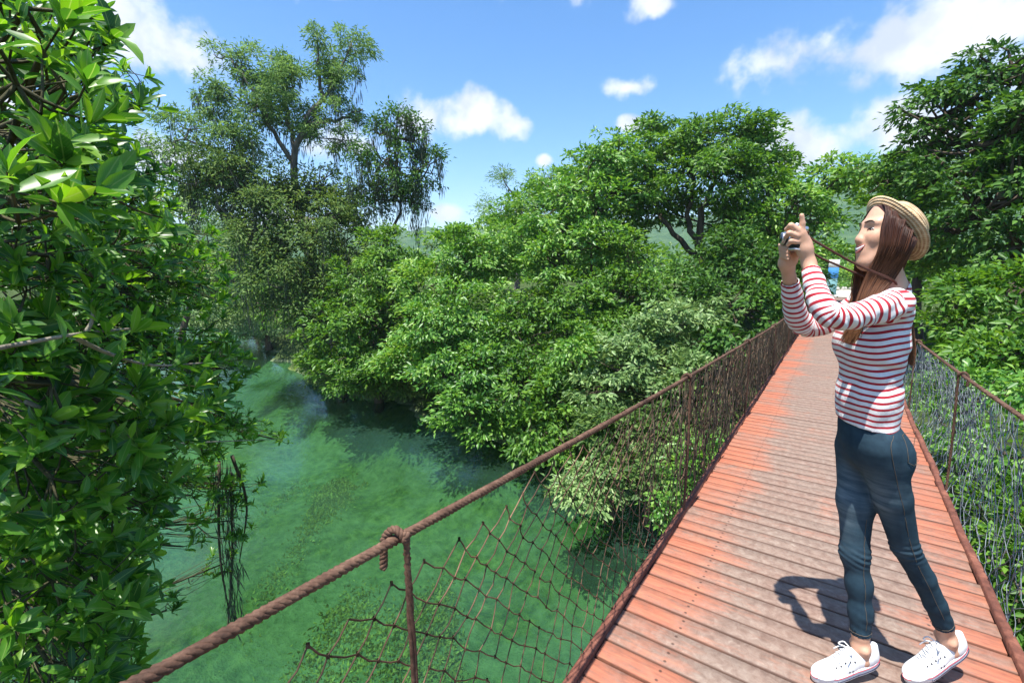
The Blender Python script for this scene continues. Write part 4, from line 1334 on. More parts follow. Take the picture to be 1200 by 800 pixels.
# blue and white marker pillar at the far end of the bridge
sg = empty('marker_pillar', (-0.35, 27.6, 0.0))
tag(sg, 'blue and white marker pillar at the far end of the bridge', 'pillar')
MB().box((-0.35, 27.6, 0.40), (0.40, 0.26, 0.80), None, 0.02).obj('base', plain('pillar_teal', (0.16, 0.34, 0.36), 0.7), sg)
MB().box((-0.35, 27.6, 1.06), (0.42, 0.28, 0.52), None, 0.02).obj('blue_band', plain('pillar_blue', (0.06, 0.27, 0.62), 0.6), sg)
MB().box((-0.35, 27.6, 1.50), (0.44, 0.30, 0.36), None, 0.02).obj('white_cap', plain('pillar_white', (0.75, 0.76, 0.74), 0.6), sg)


# weed growing on the river bed, in drifts
def water_weed():
    rg = np.random.default_rng(61)
    n = 120000
    x = rg.uniform(-15, -0.9, n); y = rg.uniform(-1.5, 9.5, n)
    m = np.sin(x * 0.9 + 0.6 * np.sin(y * 1.1)) + np.sin(y * 0.8 + 1.2 + 0.5 * x) + 0.7 * np.sin(x * 2.7 + y * 1.9) + rg.normal(0, 0.35, n)
    m += 2.4 * np.exp(-((x + 6.8) / 3.0) ** 2 - ((y - 3.8) / 2.2) ** 2) - 0.6
    k = (m > 0.95) & (inside_river(x, y) > 0.5)
    x, y = x[k], y[k]
    n = len(x)
    P = np.stack([x, y, ground_z(x, y) - 0.02], 1)
    T = np.array([0.25, 0.1, 0.8]) + rg.normal(0, 0.55, (n, 3)); T[:, 2] = np.abs(T[:, 2]) * 0.8
    L_ = rg.uniform(0.05, 0.13, n)
    o = link('water_weed', leaves('water_weed', P, T, rand_dirs(rg, n), L_, L_ * 0.5, M['weed'], False, 0.2, 0.25))
    tag(o, 'yellow-green weed growing in drifts on the river bed', 'weed', kind='stuff')


M['weed'] = leaf_mat('water_weed', [(0.20, 0.20, 0.06), (0.38, 0.36, 0.11), (0.54, 0.50, 0.18), (0.66, 0.60, 0.26)], 0.25, 0.8, 0.1, 0.4, 0.6)
water_weed()

# ---------------------------------------------------------------- solid modelling by blended distance fields
class Field:
    def __init__(self, lo, hi, h):
        self.h = h; self.lo = np.asarray(lo, float)
        self.n = np.ceil((np.asarray(hi) - self.lo) / h).astype(int) + 1
        self.D = np.full(self.n, 0.05, np.float32)

    def block(self, lo, hi):
        a = np.clip(np.floor((np.asarray(lo) - self.lo) / self.h).astype(int), 0, self.n)
        b = np.clip(np.ceil((np.asarray(hi) - self.lo) / self.h).astype(int) + 1, 0, self.n)
        if np.any(b <= a):
            return None, None
        ax = [self.lo[i] + np.arange(a[i], b[i]) * self.h for i in range(3)]
        G = np.stack(np.meshgrid(*ax, indexing='ij'), -1)
        return (slice(a[0], b[0]), slice(a[1], b[1]), slice(a[2], b[2])), G

    def put(self, d, sl, k, op):
        A = self.D[sl]
        if op == 'add':
            if k > 0:
                hh = np.clip(0.5 + 0.5 * (A - d) / k, 0, 1)
                self.D[sl] = A + (d - A) * hh - k * hh * (1 - hh)
            else:
                self.D[sl] = np.minimum(A, d)
        else:
            d = -d
            if k > 0:
                hh = np.clip(0.5 - 0.5 * (A - d) / k, 0, 1)
                self.D[sl] = A + (d - A) * hh + k * hh * (1 - hh)
            else:
                self.D[sl] = np.maximum(A, d)

    def cone(self, a, b, ra, rb, k=0.02, op='add', M3=None):
        """tapered limb from a to b; M3 maps space first for oval sections"""
        a = np.asarray(a, float); b = np.asarray(b, float)
        pad = max(ra, rb) * (1.9 if M3 is not None else 1.0) + k + 0.03
        sl, G = self.block(np.minimum(a, b) - pad, np.maximum(a, b) + pad)
        if sl is None: return
        if M3 is not None:
            G = G @ M3.T; a = M3 @ a; b = M3 @ b
        ab = b - a
        t = np.clip(((G - a) @ ab) / max(ab @ ab, 1e-12), 0, 1)
        d = np.linalg.norm(G - a - t[..., None] * ab, axis=-1) - (ra + (rb - ra) * t)
        self.put(d, sl, k, op)

    def chain(self, pts, rs, k=0.02, op='add', M3=None):
        for i in range(len(pts) - 1):
            self.cone(pts[i], pts[i + 1], rs[i], rs[i + 1], k, op, M3)

    def ell(self, c, R, r, k=0.02, op='add'):
        """ellipsoid, rows of R are its axes"""
        c = np.asarray(c, float); r = np.asarray(r, float)
        pad = r.max() + k + 0.03
        sl, G = self.block(c - pad, c + pad)
        if sl is None: return
        q = (G - c) @ np.asarray(R).T
        k0 = np.linalg.norm(q / r, axis=-1); k1 = np.linalg.norm(q / r ** 2, axis=-1)
        self.put(k0 * (k0 - 1) / np.maximum(k1, 1e-6), sl, k, op)

    def cut(self, p, n, lo, hi, k=0.0):
        """remove what lies on the side of p that n points to, inside the box lo-hi"""
        sl, G = self.block(lo, hi)
        if sl is None: return
        self.put(-((G - p) @ np.asarray(n, float)), sl, k, 'sub')

    def wrinkle(self, fn, lo, hi):
        sl, G = self.block(lo, hi)
        if sl is not None:
            self.D[sl] += fn(G).astype(np.float32)

    def surface(self):
        D = self.D; S = D < 0
        nx, ny, nz = D.shape
        c = np.zeros((nx - 1, ny - 1, nz - 1), np.uint8)
        for dx in (0, 1):
            for dy in (0, 1):
                for dz in (0, 1):
                    c += S[dx:nx - 1 + dx, dy:ny - 1 + dy, dz:nz - 1 + dz]
        act = (c > 0) & (c < 8)
        I = np.argwhere(act)
        idx = np.full(act.shape, -1, np.int32); idx[act] = np.arange(len(I))
        acc = np.zeros((len(I), 3)); cnt = np.zeros(len(I))
        cor = [(0, 0, 0), (1, 0, 0), (0, 1, 0), (1, 1, 0), (0, 0, 1), (1, 0, 1), (0, 1, 1), (1, 1, 1)]
        val = [D[I[:, 0] + a, I[:, 1] + b, I[:, 2] + e] for a, b, e in cor]
        for p, q in ((0, 1), (2, 3), (4, 5), (6, 7), (0, 2), (1, 3), (4, 6), (5, 7), (0, 4), (1, 5), (2, 6), (3, 7)):
            m = (val[p] < 0) != (val[q] < 0)
            t = np.where(m, val[p] / np.where(m, val[p] - val[q], 1), 0)
            pt = np.array(cor[p]) + t[:, None] * (np.array(cor[q]) - np.array(cor[p]))
            acc[m] += pt[m]; cnt[m] += 1
        V = self.lo + (I + acc / cnt[:, None]) * self.h
        Q = []
        for ax in range(3):
            A = np.moveaxis(S, ax, 0); ID = np.moveaxis(idx, ax, 0)
            a, b = A[:-1, 1:-1, 1:-1], A[1:, 1:-1, 1:-1]
            for cond, rev in (((a & ~b), False), ((~a & b), True)):
                P = np.argwhere(cond)
                i, j, k = P[:, 0], P[:, 1] + 1, P[:, 2] + 1
                q = np.stack([ID[i, j - 1, k - 1], ID[i, j, k - 1], ID[i, j, k], ID[i, j - 1, k]], 1)
                if ax == 1: rev = not rev
                Q.append(q[:, ::-1] if rev else q)
        Q = np.concatenate(Q)
        Q = Q[(Q >= 0).all(1)]
        return V, Q


# ---------------------------------------------------------------- the person
def skin_mat():
    m, N, L = new_mat('skin')
    b, o = principled(N, L, 0.5, 0.35)
    tc = N.new('ShaderNodeTexCoord')
    n = noise(N, L, tc.outputs['Object'], 18, 5)
    r = ramp(N, L, n.outputs['Fac'], [(0.3, (0.52, 0.285, 0.185)), (0.7, (0.64, 0.38, 0.26))])
    L.new(r.outputs[0], b.inputs['Base Color'])
    b.inputs['Subsurface Weight'].default_value = 0.12
    b.inputs['Subsurface Radius'].default_value = (0.012, 0.005, 0.003)
    b.inputs['Subsurface Scale'].default_value = 0.6
    n2 = noise(N, L, tc.outputs['Object'], 220, 3)
    bump(N, L, b, n2.outputs['Fac'], 0.08, 0.002)
    return m


def shirt_mat():
    m, N, L = new_mat('red_striped_white_jersey')
    b, o = principled(N, L, 0.85, 0.15)
    at = N.new('ShaderNodeAttribute'); at.attribute_name = 'stripe'
    fr = math_node(N, L, 'FRACT', at.outputs['Fac'])
    d = math_node(N, L, 'ABSOLUTE', math_node(N, L, 'SUBTRACT', fr, 0.5))
    mr = N.new('ShaderNodeMapRange'); mr.inputs['From Min'].default_value = 0.175; mr.inputs['From Max'].default_value = 0.215
    mr.inputs['To Min'].default_value = 1; mr.inputs['To Max'].default_value = 0
    L.new(d, mr.inputs['Value'])
    tc = N.new('ShaderNodeTexCoord')
    n = noise(N, L, tc.outputs['Object'], 25, 4)
    wh = ramp(N, L, n.outputs['Fac'], [(0.3, (0.66, 0.64, 0.64)), (0.7, (0.78, 0.76, 0.76))])
    rd = ramp(N, L, n.outputs['Fac'], [(0.3, (0.33, 0.014, 0.026)), (0.7, (0.42, 0.024, 0.038))])
    L.new(mixc(N, L, mr.outputs[0], wh.outputs[0], rd.outputs[0]), b.inputs['Base Color'])
    b.inputs['Sheen Weight'].default_value = 0.15
    n2 = noise(N, L, tc.outputs['Object'], 600, 2)
    n3 = noise(N, L, tc.outputs['Object'], 16, 4, 0.5, 0.6)
    bump(N, L, b, math_node(N, L, 'MULTIPLY_ADD', n3.outputs['Fac'], 6.0, n2.outputs['Fac']), 0.45, 0.003)
    return m


def denim_mat():
    m, N, L = new_mat('dark_blue_denim')
    b, o = principled(N, L, 0.82, 0.2)
    tc = N.new('ShaderNodeTexCoord')
    at = N.new('ShaderNodeAttribute'); at.attribute_name = 'fade'
    n = noise(N, L, tc.outputs['Object'], 30, 6, 0.65)
    mp = N.new('ShaderNodeMapping'); mp.inputs['Scale'].default_value = (8, 8, 60)
    L.new(tc.outputs['Object'], mp.inputs[0])
    wh = noise(N, L, mp.outputs[0], 1.2, 5, 0.6)
    dark = ramp(N, L, n.outputs['Fac'], [(0.3, (0.010, 0.026, 0.042)), (0.7, (0.022, 0.050, 0.072))])
    fade = ramp(N, L, wh.outputs['Fac'], [(0.3, (0.030, 0.062, 0.090)), (0.72, (0.15, 0.205, 0.24))])
    L.new(mixc(N, L, at.outputs['Fac'], dark.outputs[0], fade.outputs[0]), b.inputs['Base Color'])
    n2 = noise(N, L, tc.outputs['Object'], 420, 2)
    bump(N, L, b, n2.outputs['Fac'], 0.25, 0.0015)
    return m


def hair_mat():
    m, N, L = new_mat('brown_hair')
    b, o = principled(N, L, 0.48, 0.3)
    ge = N.new('ShaderNodeNewGeometry')
    sp = N.new('ShaderNodeSeparateXYZ'); L.new(ge.outputs['Position'], sp.inputs[0])
    z = N.new('ShaderNodeMapRange'); z.inputs['From Min'].default_value = 1.50; z.inputs['From Max'].default_value = 1.12
    L.new(sp.outputs['Z'], z.inputs['Value'])
    dk = ramp(N, L, ge.outputs['Random Per Island'], [(0.0, (0.022, 0.008, 0.005)), (1.0, (0.070, 0.024, 0.013))])
    tp = ramp(N, L, ge.outputs['Random Per Island'], [(0.0, (0.11, 0.045, 0.022)), (1.0, (0.30, 0.14, 0.065))])
    L.new(mixc(N, L, z.outputs[0], dk.outputs[0], tp.outputs[0]), b.inputs['Base Color'])
    return m


def straw_mat():
    m, N, L = new_mat('woven_straw')
    b, o = principled(N, L, 0.75, 0.25)
    uv = N.new('ShaderNodeUVMap'); uv.uv_map = 'UVMap'
    sp = N.new('ShaderNodeSeparateXYZ'); L.new(uv.outputs[0], sp.inputs[0])
    ring = math_node(N, L, 'SINE', math_node(N, L, 'MULTIPLY', sp.outputs['Y'], 220.0))
    wv = math_node(N, L, 'SINE', math_node(N, L, 'MULTIPLY_ADD', sp.outputs['X'], 560.0, math_node(N, L, 'MULTIPLY', sp.outputs['Y'], 110.0)))
    tc = N.new('ShaderNodeTexCoord')
    n = noise(N, L, tc.outputs['Object'], 60, 5, 0.6)
    f = math_node(N, L, 'MULTIPLY_ADD', ring, 0.16, math_node(N, L, 'MULTIPLY_ADD', wv, 0.08, n.outputs['Fac']))
    r = ramp(N, L, f, [(0.25, (0.30, 0.18, 0.085)), (0.5, (0.50, 0.34, 0.19)), (0.78, (0.64, 0.49, 0.31))])
    L.new(r.outputs[0], b.inputs['Base Color'])
    bump(N, L, b, math_node(N, L, 'MULTIPLY_ADD', wv, 0.4, ring), 0.5, 0.0018)
    return m


M['skin'] = skin_mat(); M['shirt'] = shirt_mat(); M['denim'] = denim_mat(); M['hair'] = hair_mat(); M['straw'] = straw_mat()
M['white_canvas'] = plain('white_canvas', (0.74, 0.74, 0.73), 0.8, 0.2, 0.05, 200, bstr=0.15)
M['white_rubber'] = plain('white_rubber', (0.78, 0.78, 0.76), 0.45, 0.4, 0.03)
M['red_rubber'] = plain('red_rubber', (0.42, 0.03, 0.05), 0.5)
M['navy_rubber'] = plain('navy_rubber', (0.015, 0.02, 0.05), 0.5)
M['thread'] = plain('orange_brown_thread', (0.11, 0.085, 0.06), 0.8)
M['eyelet'] = plain('dark_eyelet', (0.05, 0.05, 0.06), 0.4, 0.5, 0.1, 30, 0.6)
M['brow'] = plain('dark_brown_hair', (0.03, 0.016, 0.011), 0.7)
M['lip'] = plain('rose_lip', (0.48, 0.15, 0.13), 0.38, 0.5, 0.06)
M['teeth'] = plain('teeth', (0.78, 0.75, 0.70), 0.3, 0.5, 0.03)
M['eye_white'] = plain('eye_white', (0.62, 0.58, 0.55), 0.25, 0.5, 0.03)
M['iris'] = plain('dark_iris', (0.012, 0.008, 0.006), 0.15, 0.5, 0.05)
M['black_leather'] = plain('black_leatherette', (0.014, 0.014, 0.015), 0.6, 0.4, 0.2, 120, bstr=0.4)
M['silver'] = plain('brushed_silver', (0.62, 0.62, 0.63), 0.28, 0.5, 0.06, 80, 0.9)
M['glass'] = plain('dark_lens_glass', (0.01, 0.012, 0.02), 0.05, 0.8, 0.05)
M['strap'] = plain('brown_leather_strap', (0.075, 0.026, 0.016), 0.55, 0.4, 0.25, 60)


def build_person():
    J = at_y
    UP = np.array([0, 0, 1.0])
    FB = unit(np.array([-0.93, -0.36, 0])); LB = np.array([-FB[1] * -1 * -1, 0, 0])
    LB = np.cross(UP, FB)                                # her left, towards the lens
    # ---- head frame
    HS = 0.977
    HO = np.array([0.1167, 1.85, 1.483])
    HF, HL, HU = np.array([[-0.9025, -0.4074, 0.1398], [0.4216, -0.9020, 0.0927], [0.0884, 0.1426, 0.9858]])
    HR = np.stack([HF, HL, HU])
    HK = np.array([0.72, 0.84, 1.0]) * HS                # the head is narrow and seen off axis
    HO = HO + HF * 0.011
    def H(f, l, u): return HO + (f + 0.012) * HK[0] * HF + l * HK[1] * HL + u * HK[2] * HU
    tilt = rad(46)
    AX = unit(HU * math.cos(tilt) - HF * math.sin(tilt)); BX = unit(HF * math.cos(tilt) + HU * math.sin(tilt)); CX = HL
    oc = J(1044, 271, 1.874)
    rc = 0.070
    def under_hat(P):
        """keep hair inside the hat's crown where the hat covers it"""
        P = np.array(P, float)
        q = P - oc
        h = q @ AX
        rv = q - h[:, None] * AX
        rl = np.linalg.norm(rv, axis=1)
        t = np.clip((h + 0.004) / 0.012, 0, 1)
        lim = (rc - 0.007) * np.sqrt(np.clip(1 - (np.maximum(h, 0) / 0.075) ** 2, 0.02, 1))
        k = np.where(rl > lim, 1 - t * (1 - lim / np.maximum(rl, 1e-6)), 1)
        h2 = np.where(t > 0, np.minimum(h, 0.054), h)
        return oc + h2[:, None] * AX + rv * k[:, None]
    # ---- joints
    hem = J(1016, 492, 1.855); waist = J(1017, 465, 1.855); chest = J(1022, 402, 1.86); upper = J(1035, 366, 1.865); nbase = J(1041, 341, 1.868)
    ntop = H(-0.015, 0, -0.075)
    shl = J(1049, 356, 1.745); shr = 2 * upper - shl + np.array([0, 0, -0.0]); shr[2] = shl[2]
    ell_ = J(968, 382, 1.585); wrl = J(948, 309, 1.69)
    elr = J(936, 393, 1.93); wrr = J(925, 326, 1.80)
    # ---- shoes first: their ankles place the legs
    def shoe_frame(T, Hh):
        d = unit(T - Hh); l = unit(np.cross(UP, d)); u = np.cross(d, l)
        return T - d * 0.125, np.stack([d, l, u])
    S1 = shoe_frame(np.array([0.040, 1.725, 0.004]), np.array([0.205, 1.875, 0.040]))      # right foot, ahead
    S2 = shoe_frame(np.array([0.300, 1.895, 0.004]), np.array([0.440, 2.03, 0.088]))       # left foot, behind, heel up
    def sp(S, f, l, u): return S[0] + np.array([f, l, u]) @ S[1]
    ank1, ank2 = sp(S1, -0.062, 0, 0.082), sp(S2, -0.062, 0, 0.082)
    hipr, hipl = J(1006, 525, 1.905), J(1031, 522, 1.80)
    knr, knl = J(1003, 648, 1.862), J(1062, 640, 1.885)
    hm1 = ank1 + np.array([-0.006, 0.0, 0.045]); hm2 = ank2 + np.array([-0.014, -0.012, 0.05])

    def bent(a, e, c):
        q = np.array([(1 - t) ** 2 * (a * 0.45 + e * 0.55) + 2 * t * (1 - t) * e + t * t * (c * 0.5 + e * 0.5) for t in np.linspace(0, 1, 7)])
        return np.vstack([[a], [a * 0.75 + e * 0.25], q, [c * 0.75 + e * 0.25], [c]])
    root = empty('person', (0.2, 1.87, 0.0))
    tag(root, 'person in red striped top, jeans and straw hat raising a camera on the bridge', 'person')

    # ---- body: one continuous surface
    B = Field((-0.32, 1.48, -0.01), (0.56, 2.16, 1.68), 0.0033)
    squash = np.stack([FB, LB / 1.42, UP])
    B.chain([hem, waist, chest, upper], [0.060, 0.058, 0.066, 0.054], 0.03, M3=squash)
    B.cone(upper, nbase, 0.055, 0.045, 0.04)
    B.cone(nbase, ntop, 0.043, 0.041, 0.03)
    for q in (bent(shl, ell_ + np.array([0, 0, 0.004]), wrl), bent(shr, elr, wrr)):
        t = np.concatenate([[0], np.cumsum(np.linalg.norm(np.diff(q, axis=0), axis=1))])
        B.chain(q, np.interp(t / t[-1], [0, .3, .55, .8, 1], [0.033, 0.029, 0.026, 0.022, 0.0185]), 0.008)
    B.cone(shl, upper, 0.034, 0.045, 0.03); B.cone(shr, upper, 0.034, 0.045, 0.03)
    B.chain([hipr, knr, (knr * 0.45 + hm1 * 0.55 - FB * 0.006), hm1, ank1, sp(S1, -0.06, 0, 0.04)], [0.044, 0.029, 0.026, 0.0235, 0.0255, 0.028], 0.015)
    B.chain([hipl, knl, (knl * 0.45 + hm2 * 0.55 - FB * 0.006), hm2, ank2, sp(S2, -0.06, 0, 0.04)], [0.044, 0.029, 0.026, 0.0235, 0.0255, 0.028], 0.015)
    B.cone(sp(S1, -0.06, 0, 0.04), sp(S1, 0.05, 0, 0.03), 0.026, 0.018, 0.01)
    B.cone(sp(S2, -0.06, 0, 0.04), sp(S2, 0.05, 0, 0.03), 0.026, 0.018, 0.01)
    # ankle bones
    for S in (S1, S2):
        for s in (-1, 1):
            B.ell(sp(S, -0.055, s * 0.024, 0.085), np.eye(3), (0.010, 0.010, 0.011), 0.012)
    # head
    def he(f, l, u, r, k=0.02, op='add'): B.ell(H(f, l, u), HR, np.array(r) * HK, k, op)
    he(0.002, 0, 0.030, (0.080, 0.070, 0.082))
    he(0.030, 0, -0.028, (0.058, 0.057, 0.082), 0.03)
    he(0.060, 0, -0.094, (0.020, 0.021, 0.017), 0.028)
    for s in (-1, 1):
        B.cone(H(0.0, s * 0.050, -0.050), H(0.052, s * 0.014, -0.094), 0.016, 0.013, 0.026)
        he(0.062, s * 0.035, -0.024, (0.025, 0.023, 0.021), 0.02)
        B.cone(H(0.083, s * 0.012, 0.024), H(0.068, s * 0.046, 0.022), 0.008, 0.008, 0.014)
        he(0.103, s * 0.031, 0.004, (0.018, 0.019, 0.010), 0.014, 'sub')
        he(0.094, s * 0.011, -0.033, (0.011, 0.009, 0.008), 0.008)
        he(-0.004, s * 0.074, -0.006, (0.018, 0.008, 0.030), 0.006)
    he(0.074, 0, -0.058, (0.022, 0.030, 0.022), 0.016)
    B.cone(H(0.086, 0, 0.012), H(0.099, 0, -0.026), 0.0065, 0.0095, 0.012)
    he(0.099, 0, -0.027, (0.011, 0.012, 0.010), 0.008)
    def skin(l, u, out=0.0):
        """point on the face at side l, height u"""
        p = H(0.15, l, u)
        for _ in range(400):
            i = np.round((p - B.lo) / B.h).astype(int)
            if B.D[tuple(i)] < 0.0015: break
            p = p - HF * 0.0006
        return p + HF * (out - 0.0010)
    lipu = [skin(l, u, 0.0005) for l, u in ((-0.030, -0.0455), (-0.016, -0.0480), (0, -0.0500), (0.016, -0.0480), (0.030, -0.0455))]
    lipl = [skin(l, u, 0.0005) for l, u in ((-0.030, -0.0465), (-0.017, -0.0615), (0, -0.0670), (0.017, -0.0615), (0.030, -0.0465))]
    tth = [skin(l, u, -0.0010) for l, u in ((-0.026, -0.0480), (-0.014, -0.0540), (0, -0.0575), (0.014, -0.0540), (0.026, -0.0480))]
    feat = []
    for s in (-1, 1):
        feat.append((s, [skin(s * l, u, 0.0006) for l, u in ((0.014, 0.0225), (0.025, 0.0265), (0.038, 0.0262), (0.0475, 0.0205))],
                     [skin(s * l, u, 0.0004) for l, u in ((0.019, 0.0005), (0.025, 0.0045), (0.032, 0.0052), (0.039, 0.0030), (0.0455, -0.0015))],
                     skin(s * 0.0315, 0.0022, -0.0022)))
    he(0.094, 0, -0.0565, (0.011, 0.0245, 0.0075), 0.003, 'sub')           # open smile
    # left hand: index finger raised, the others round the camera's end
    B.cone(wrl, J(943, 292, 1.685), 0.0185, 0.021, 0.012)
    B.cone(J(943, 292, 1.685), J(938, 276, 1.676), 0.021, 0.018, 0.012)
    B.cone(J(945, 284, 1.685), J(940, 273, 1.672), 0.014, 0.011, 0.01)
    B.chain([J(940, 274, 1.670), J(940.5, 262, 1.668), J(939.5, 252.5, 1.664)], [0.0095, 0.0078, 0.0066], 0.004)
    B.chain([J(935, 270, 1.664), J(927, 264, 1.655), J(921.5, 269, 1.668)], [0.0095, 0.0080, 0.0066], 0.004)
    B.chain([J(934, 276.5, 1.662), J(925, 273, 1.650), J(920.5, 278, 1.664)], [0.0092, 0.0078, 0.0064], 0.0035)
    B.chain([J(934, 283.5, 1.664), J(927, 282.5, 1.652), J(923, 287, 1.662)], [0.0085, 0.0070, 0.0058], 0.0035)
    B.chain([J(947, 293, 1.705), J(944, 283, 1.725), J(939, 276, 1.738)], [0.0125, 0.0095, 0.0075], 0.006)
    # right hand: cradles the camera from below
    B.cone(wrr, J(922, 308, 1.775), 0.0185, 0.024, 0.012)
    B.cone(J(922, 308, 1.775), J(922, 299, 1.765), 0.023, 0.020, 0.01)
    for k, (dy, r) in enumerate(((0, 0.0088), (4.3, 0.0086), (8.6, 0.0082), (12.6, 0.0074))):
        B.chain([J(924, 292 + dy, 1.775), J(915.5 + k * .3, 287 + dy, 1.752), J(917 + k * .5, 288.5 + dy, 1.722), J(923 + k * .4, 291 + dy, 1.706)], [r * 1.1, r, r * .9, r * .78], 0.0032)
    B.chain([J(930, 306, 1.77), J(934, 297, 1.755), J(934, 288, 1.745)], [0.0125, 0.0095, 0.0078], 0.006)
    V, Q = B.surface()
    hd_ = V[:, 2] > 1.44
    V[hd_] = oc + (under_hat(V[hd_]) - oc) * np.where(((V[hd_] - oc) @ AX) > 0.004, 0.95, 1.0)[:, None]
    body = link('body', quads('body', V, Q, M['skin'], True), root)

    # ---- top: torso and sleeves
    C = Field((-0.2, 1.48, 0.82), (0.36, 2.12, 1.46), 0.0033)
    C.chain([hem + UP * -0.04, waist, chest, upper], [0.0795, 0.074, 0.079, 0.066], 0.035, M3=squash)
    C.ell(chest + FB * 0.038 + LB * 0.055 + UP * -0.005, np.stack([FB, LB, UP]), (0.043, 0.046, 0.052), 0.04)
    C.ell(chest + FB * 0.038 - LB * 0.055 + UP * -0.005, np.stack([FB, LB, UP]), (0.043, 0.046, 0.052), 0.04)
    C.cone(upper, nbase + UP * 0.0, 0.064, 0.056, 0.03)
    C.cone(shl, upper, 0.043, 0.054, 0.03); C.cone(shr, upper, 0.043, 0.054, 0.03)
    cuffl = wrl * 0.90 + ell_ * 0.10; cuffr = wrr * 0.95 + elr * 0.05
    arml, armr = bent(shl, ell_ + np.array([0, 0, 0.004]), cuffl), bent(shr, elr, cuffr)
    al = np.concatenate([[0], np.cumsum(np.linalg.norm(np.diff(arml, axis=0), axis=1))]); ar = np.concatenate([[0], np.cumsum(np.linalg.norm(np.diff(armr, axis=0), axis=1))])
    C.chain(arml, np.interp(al / al[-1], [0, .3, .55, 1], [0.043, 0.036, 0.0315, 0.0250]), 0.012)
    C.chain(armr, np.interp(ar / ar[-1], [0, .3, .55, 1], [0.042, 0.038, 0.036, 0.0275]), 0.012)
    def folds(e, a, b, amp, freq, rr):
        ab = unit(b - a)
        ac = unit(np.cross(ab, [0.2, 0.9, 0.3]))
        def fn(G):
            q = G - e
            w = np.exp(-(q ** 2).sum(-1) / rr ** 2)
            return amp * w * np.sin((q @ ab) * freq + 2.2 * np.sin((q @ ac) * 38)) * (0.6 + 0.4 * np.sin((q @ ac) * 61 + 1))
        C.wrinkle(fn, e - 2 * rr, e + 2 * rr)
    folds(ell_, shl, ell_, 0.0055, 210, 0.055)
    folds(ell_ * 0.55 + shl * 0.45, shl, ell_, 0.0045, 150, 0.06)
    folds(elr, elr, wrr, 0.0050, 200, 0.055)
    folds(shl + np.array([0, 0, -0.04]), chest, shl, 0.0060, 120, 0.07)
    folds(ell_ * 0.4 + cuffl * 0.6, ell_, cuffl, 0.0030, 160, 0.05)
    folds(waist + LB * 0.05, hem, chest + FB * 0.2, 0.0045, 85, 0.11)
    folds(chest + LB * 0.09 - UP * 0.05, chest, chest + FB - UP * 0.6, 0.0050, 80, 0.09)
    # hem, cuffs and neckline end cleanly; openings are hollow
    big = np.array([0.4, 0.4, 0.4])
    C.cut(hem + UP * -0.006, unit(np.array([-0.10, 0, -1.0])), hem - [0.3, 0.3, 0.2], hem + [0.3, 0.3, 0.1])
    dl = unit(cuffl - ell_); dr = unit(cuffr - elr)
    C.cut(cuffl, dl, cuffl - 0.06, cuffl + 0.06); C.cut(cuffr, dr, cuffr - 0.06, cuffr + 0.06)
    C.cone(cuffl + dl * 0.02, cuffl - dl * 0.016, 0.0215, 0.0215, 0, 'sub'); C.cone(cuffr + dr * 0.02, cuffr - dr * 0.016, 0.0245, 0.0245, 0, 'sub')
    nd = unit(ntop - nbase)
    C.cone(nbase + nd * 0.02 - FB * -0.012, nbase + nd * 0.12, 0.060, 0.075, 0.004, 'sub')
    V, Q = C.surface()
    me = quads('striped_top', V, Q, M['shirt'], True)
    def seg_d(P, a, b):
        ab = b - a; t = np.clip(((P - a) @ ab) / (ab @ ab), 0, 1)
        return np.linalg.norm(P - a - t[:, None] * ab, axis=1), t * np.linalg.norm(ab)
    def along(P, path, cum):
        best = np.full(len(P), 9.0); arc = np.zeros(len(P))
        for i in range(len(path) - 1):
            a_, b_ = path[i], path[i + 1]
            ab = b_ - a_; t = ((P - a_) @ ab) / (ab @ ab)
            tc_ = np.clip(t, 0, 1)
            d = np.linalg.norm(P - a_ - tc_[:, None] * ab, axis=1)
            te = t if i in (0, len(path) - 2) else tc_
            if i == 0: te = np.minimum(t, 1)
            if i == len(path) - 2: te = np.maximum(t, 0)
            m = d < best
            best[m] = d[m]; arc[m] = (cum[i] + te * np.linalg.norm(ab))[m]
        return best, arc
    per = 0.0192
    dl_, _ = along(V, arml, al); dr_, _ = along(V, armr, ar)
    def outer(a, e, c):
        q = bent(a, e + unit(e - (a + c) / 2) * 0.045, c)
        return q, np.concatenate([[0], np.cumsum(np.linalg.norm(np.diff(q, axis=0), axis=1))])
    ol, olc = outer(shl, ell_, cuffl); orr, orc = outer(shr, elr, cuffr)
    _, sl_ = along(V, ol, olc); _, sr_ = along(V, orr, orc)
    sl_ = sl_ + 0.004 * np.sin(V[:, 1] * 60 + V[:, 2] * 45); sr_ = sr_ + 0.004 * np.sin(V[:, 1] * 60 + V[:, 2] * 45)
    fr_ = (V - chest) @ FB
    tor = V[:, 2] + 0.10 * fr_ - 0.35 * np.maximum(0, V[:, 2] - 1.25) * 0 + 0.004 * np.sin(V[:, 0] * 40 + V[:, 2] * 9)
    on_l = (dl_ < 0.054) & ((V - shl) @ unit(ell_ - shl) > 0.012)
    on_r = (dr_ < 0.056) & ((V - shr) @ unit(elr - shr) > 0.02)
    st = np.where(on_l, sl_ / per, np.where(on_r, sr_ / per, tor / per))
    at = me.attributes.new('stripe', 'FLOAT', 'POINT'); at.data.foreach_set('value', (st + 50).astype(np.float32))
    top = link('striped_top', me, root)
    top['label'] = 'white long-sleeved top with thin red stripes'

    # ---- jeans
    Dn = Field((-0.02, 1.66, 0.02), (0.52, 2.16, 0.95), 0.0034)
    pel = (hipl + hipr) / 2 + np.array([0.004, 0, 0.02])
    Dn.chain([hem + UP * -0.012, pel, pel - UP * 0.03], [0.072, 0.0725, 0.066], 0.04, M3=squash)
    Dn.ell(pel - FB * 0.045 + LB * 0.045 + UP * -0.045, np.eye(3), (0.050, 0.050, 0.064), 0.06)
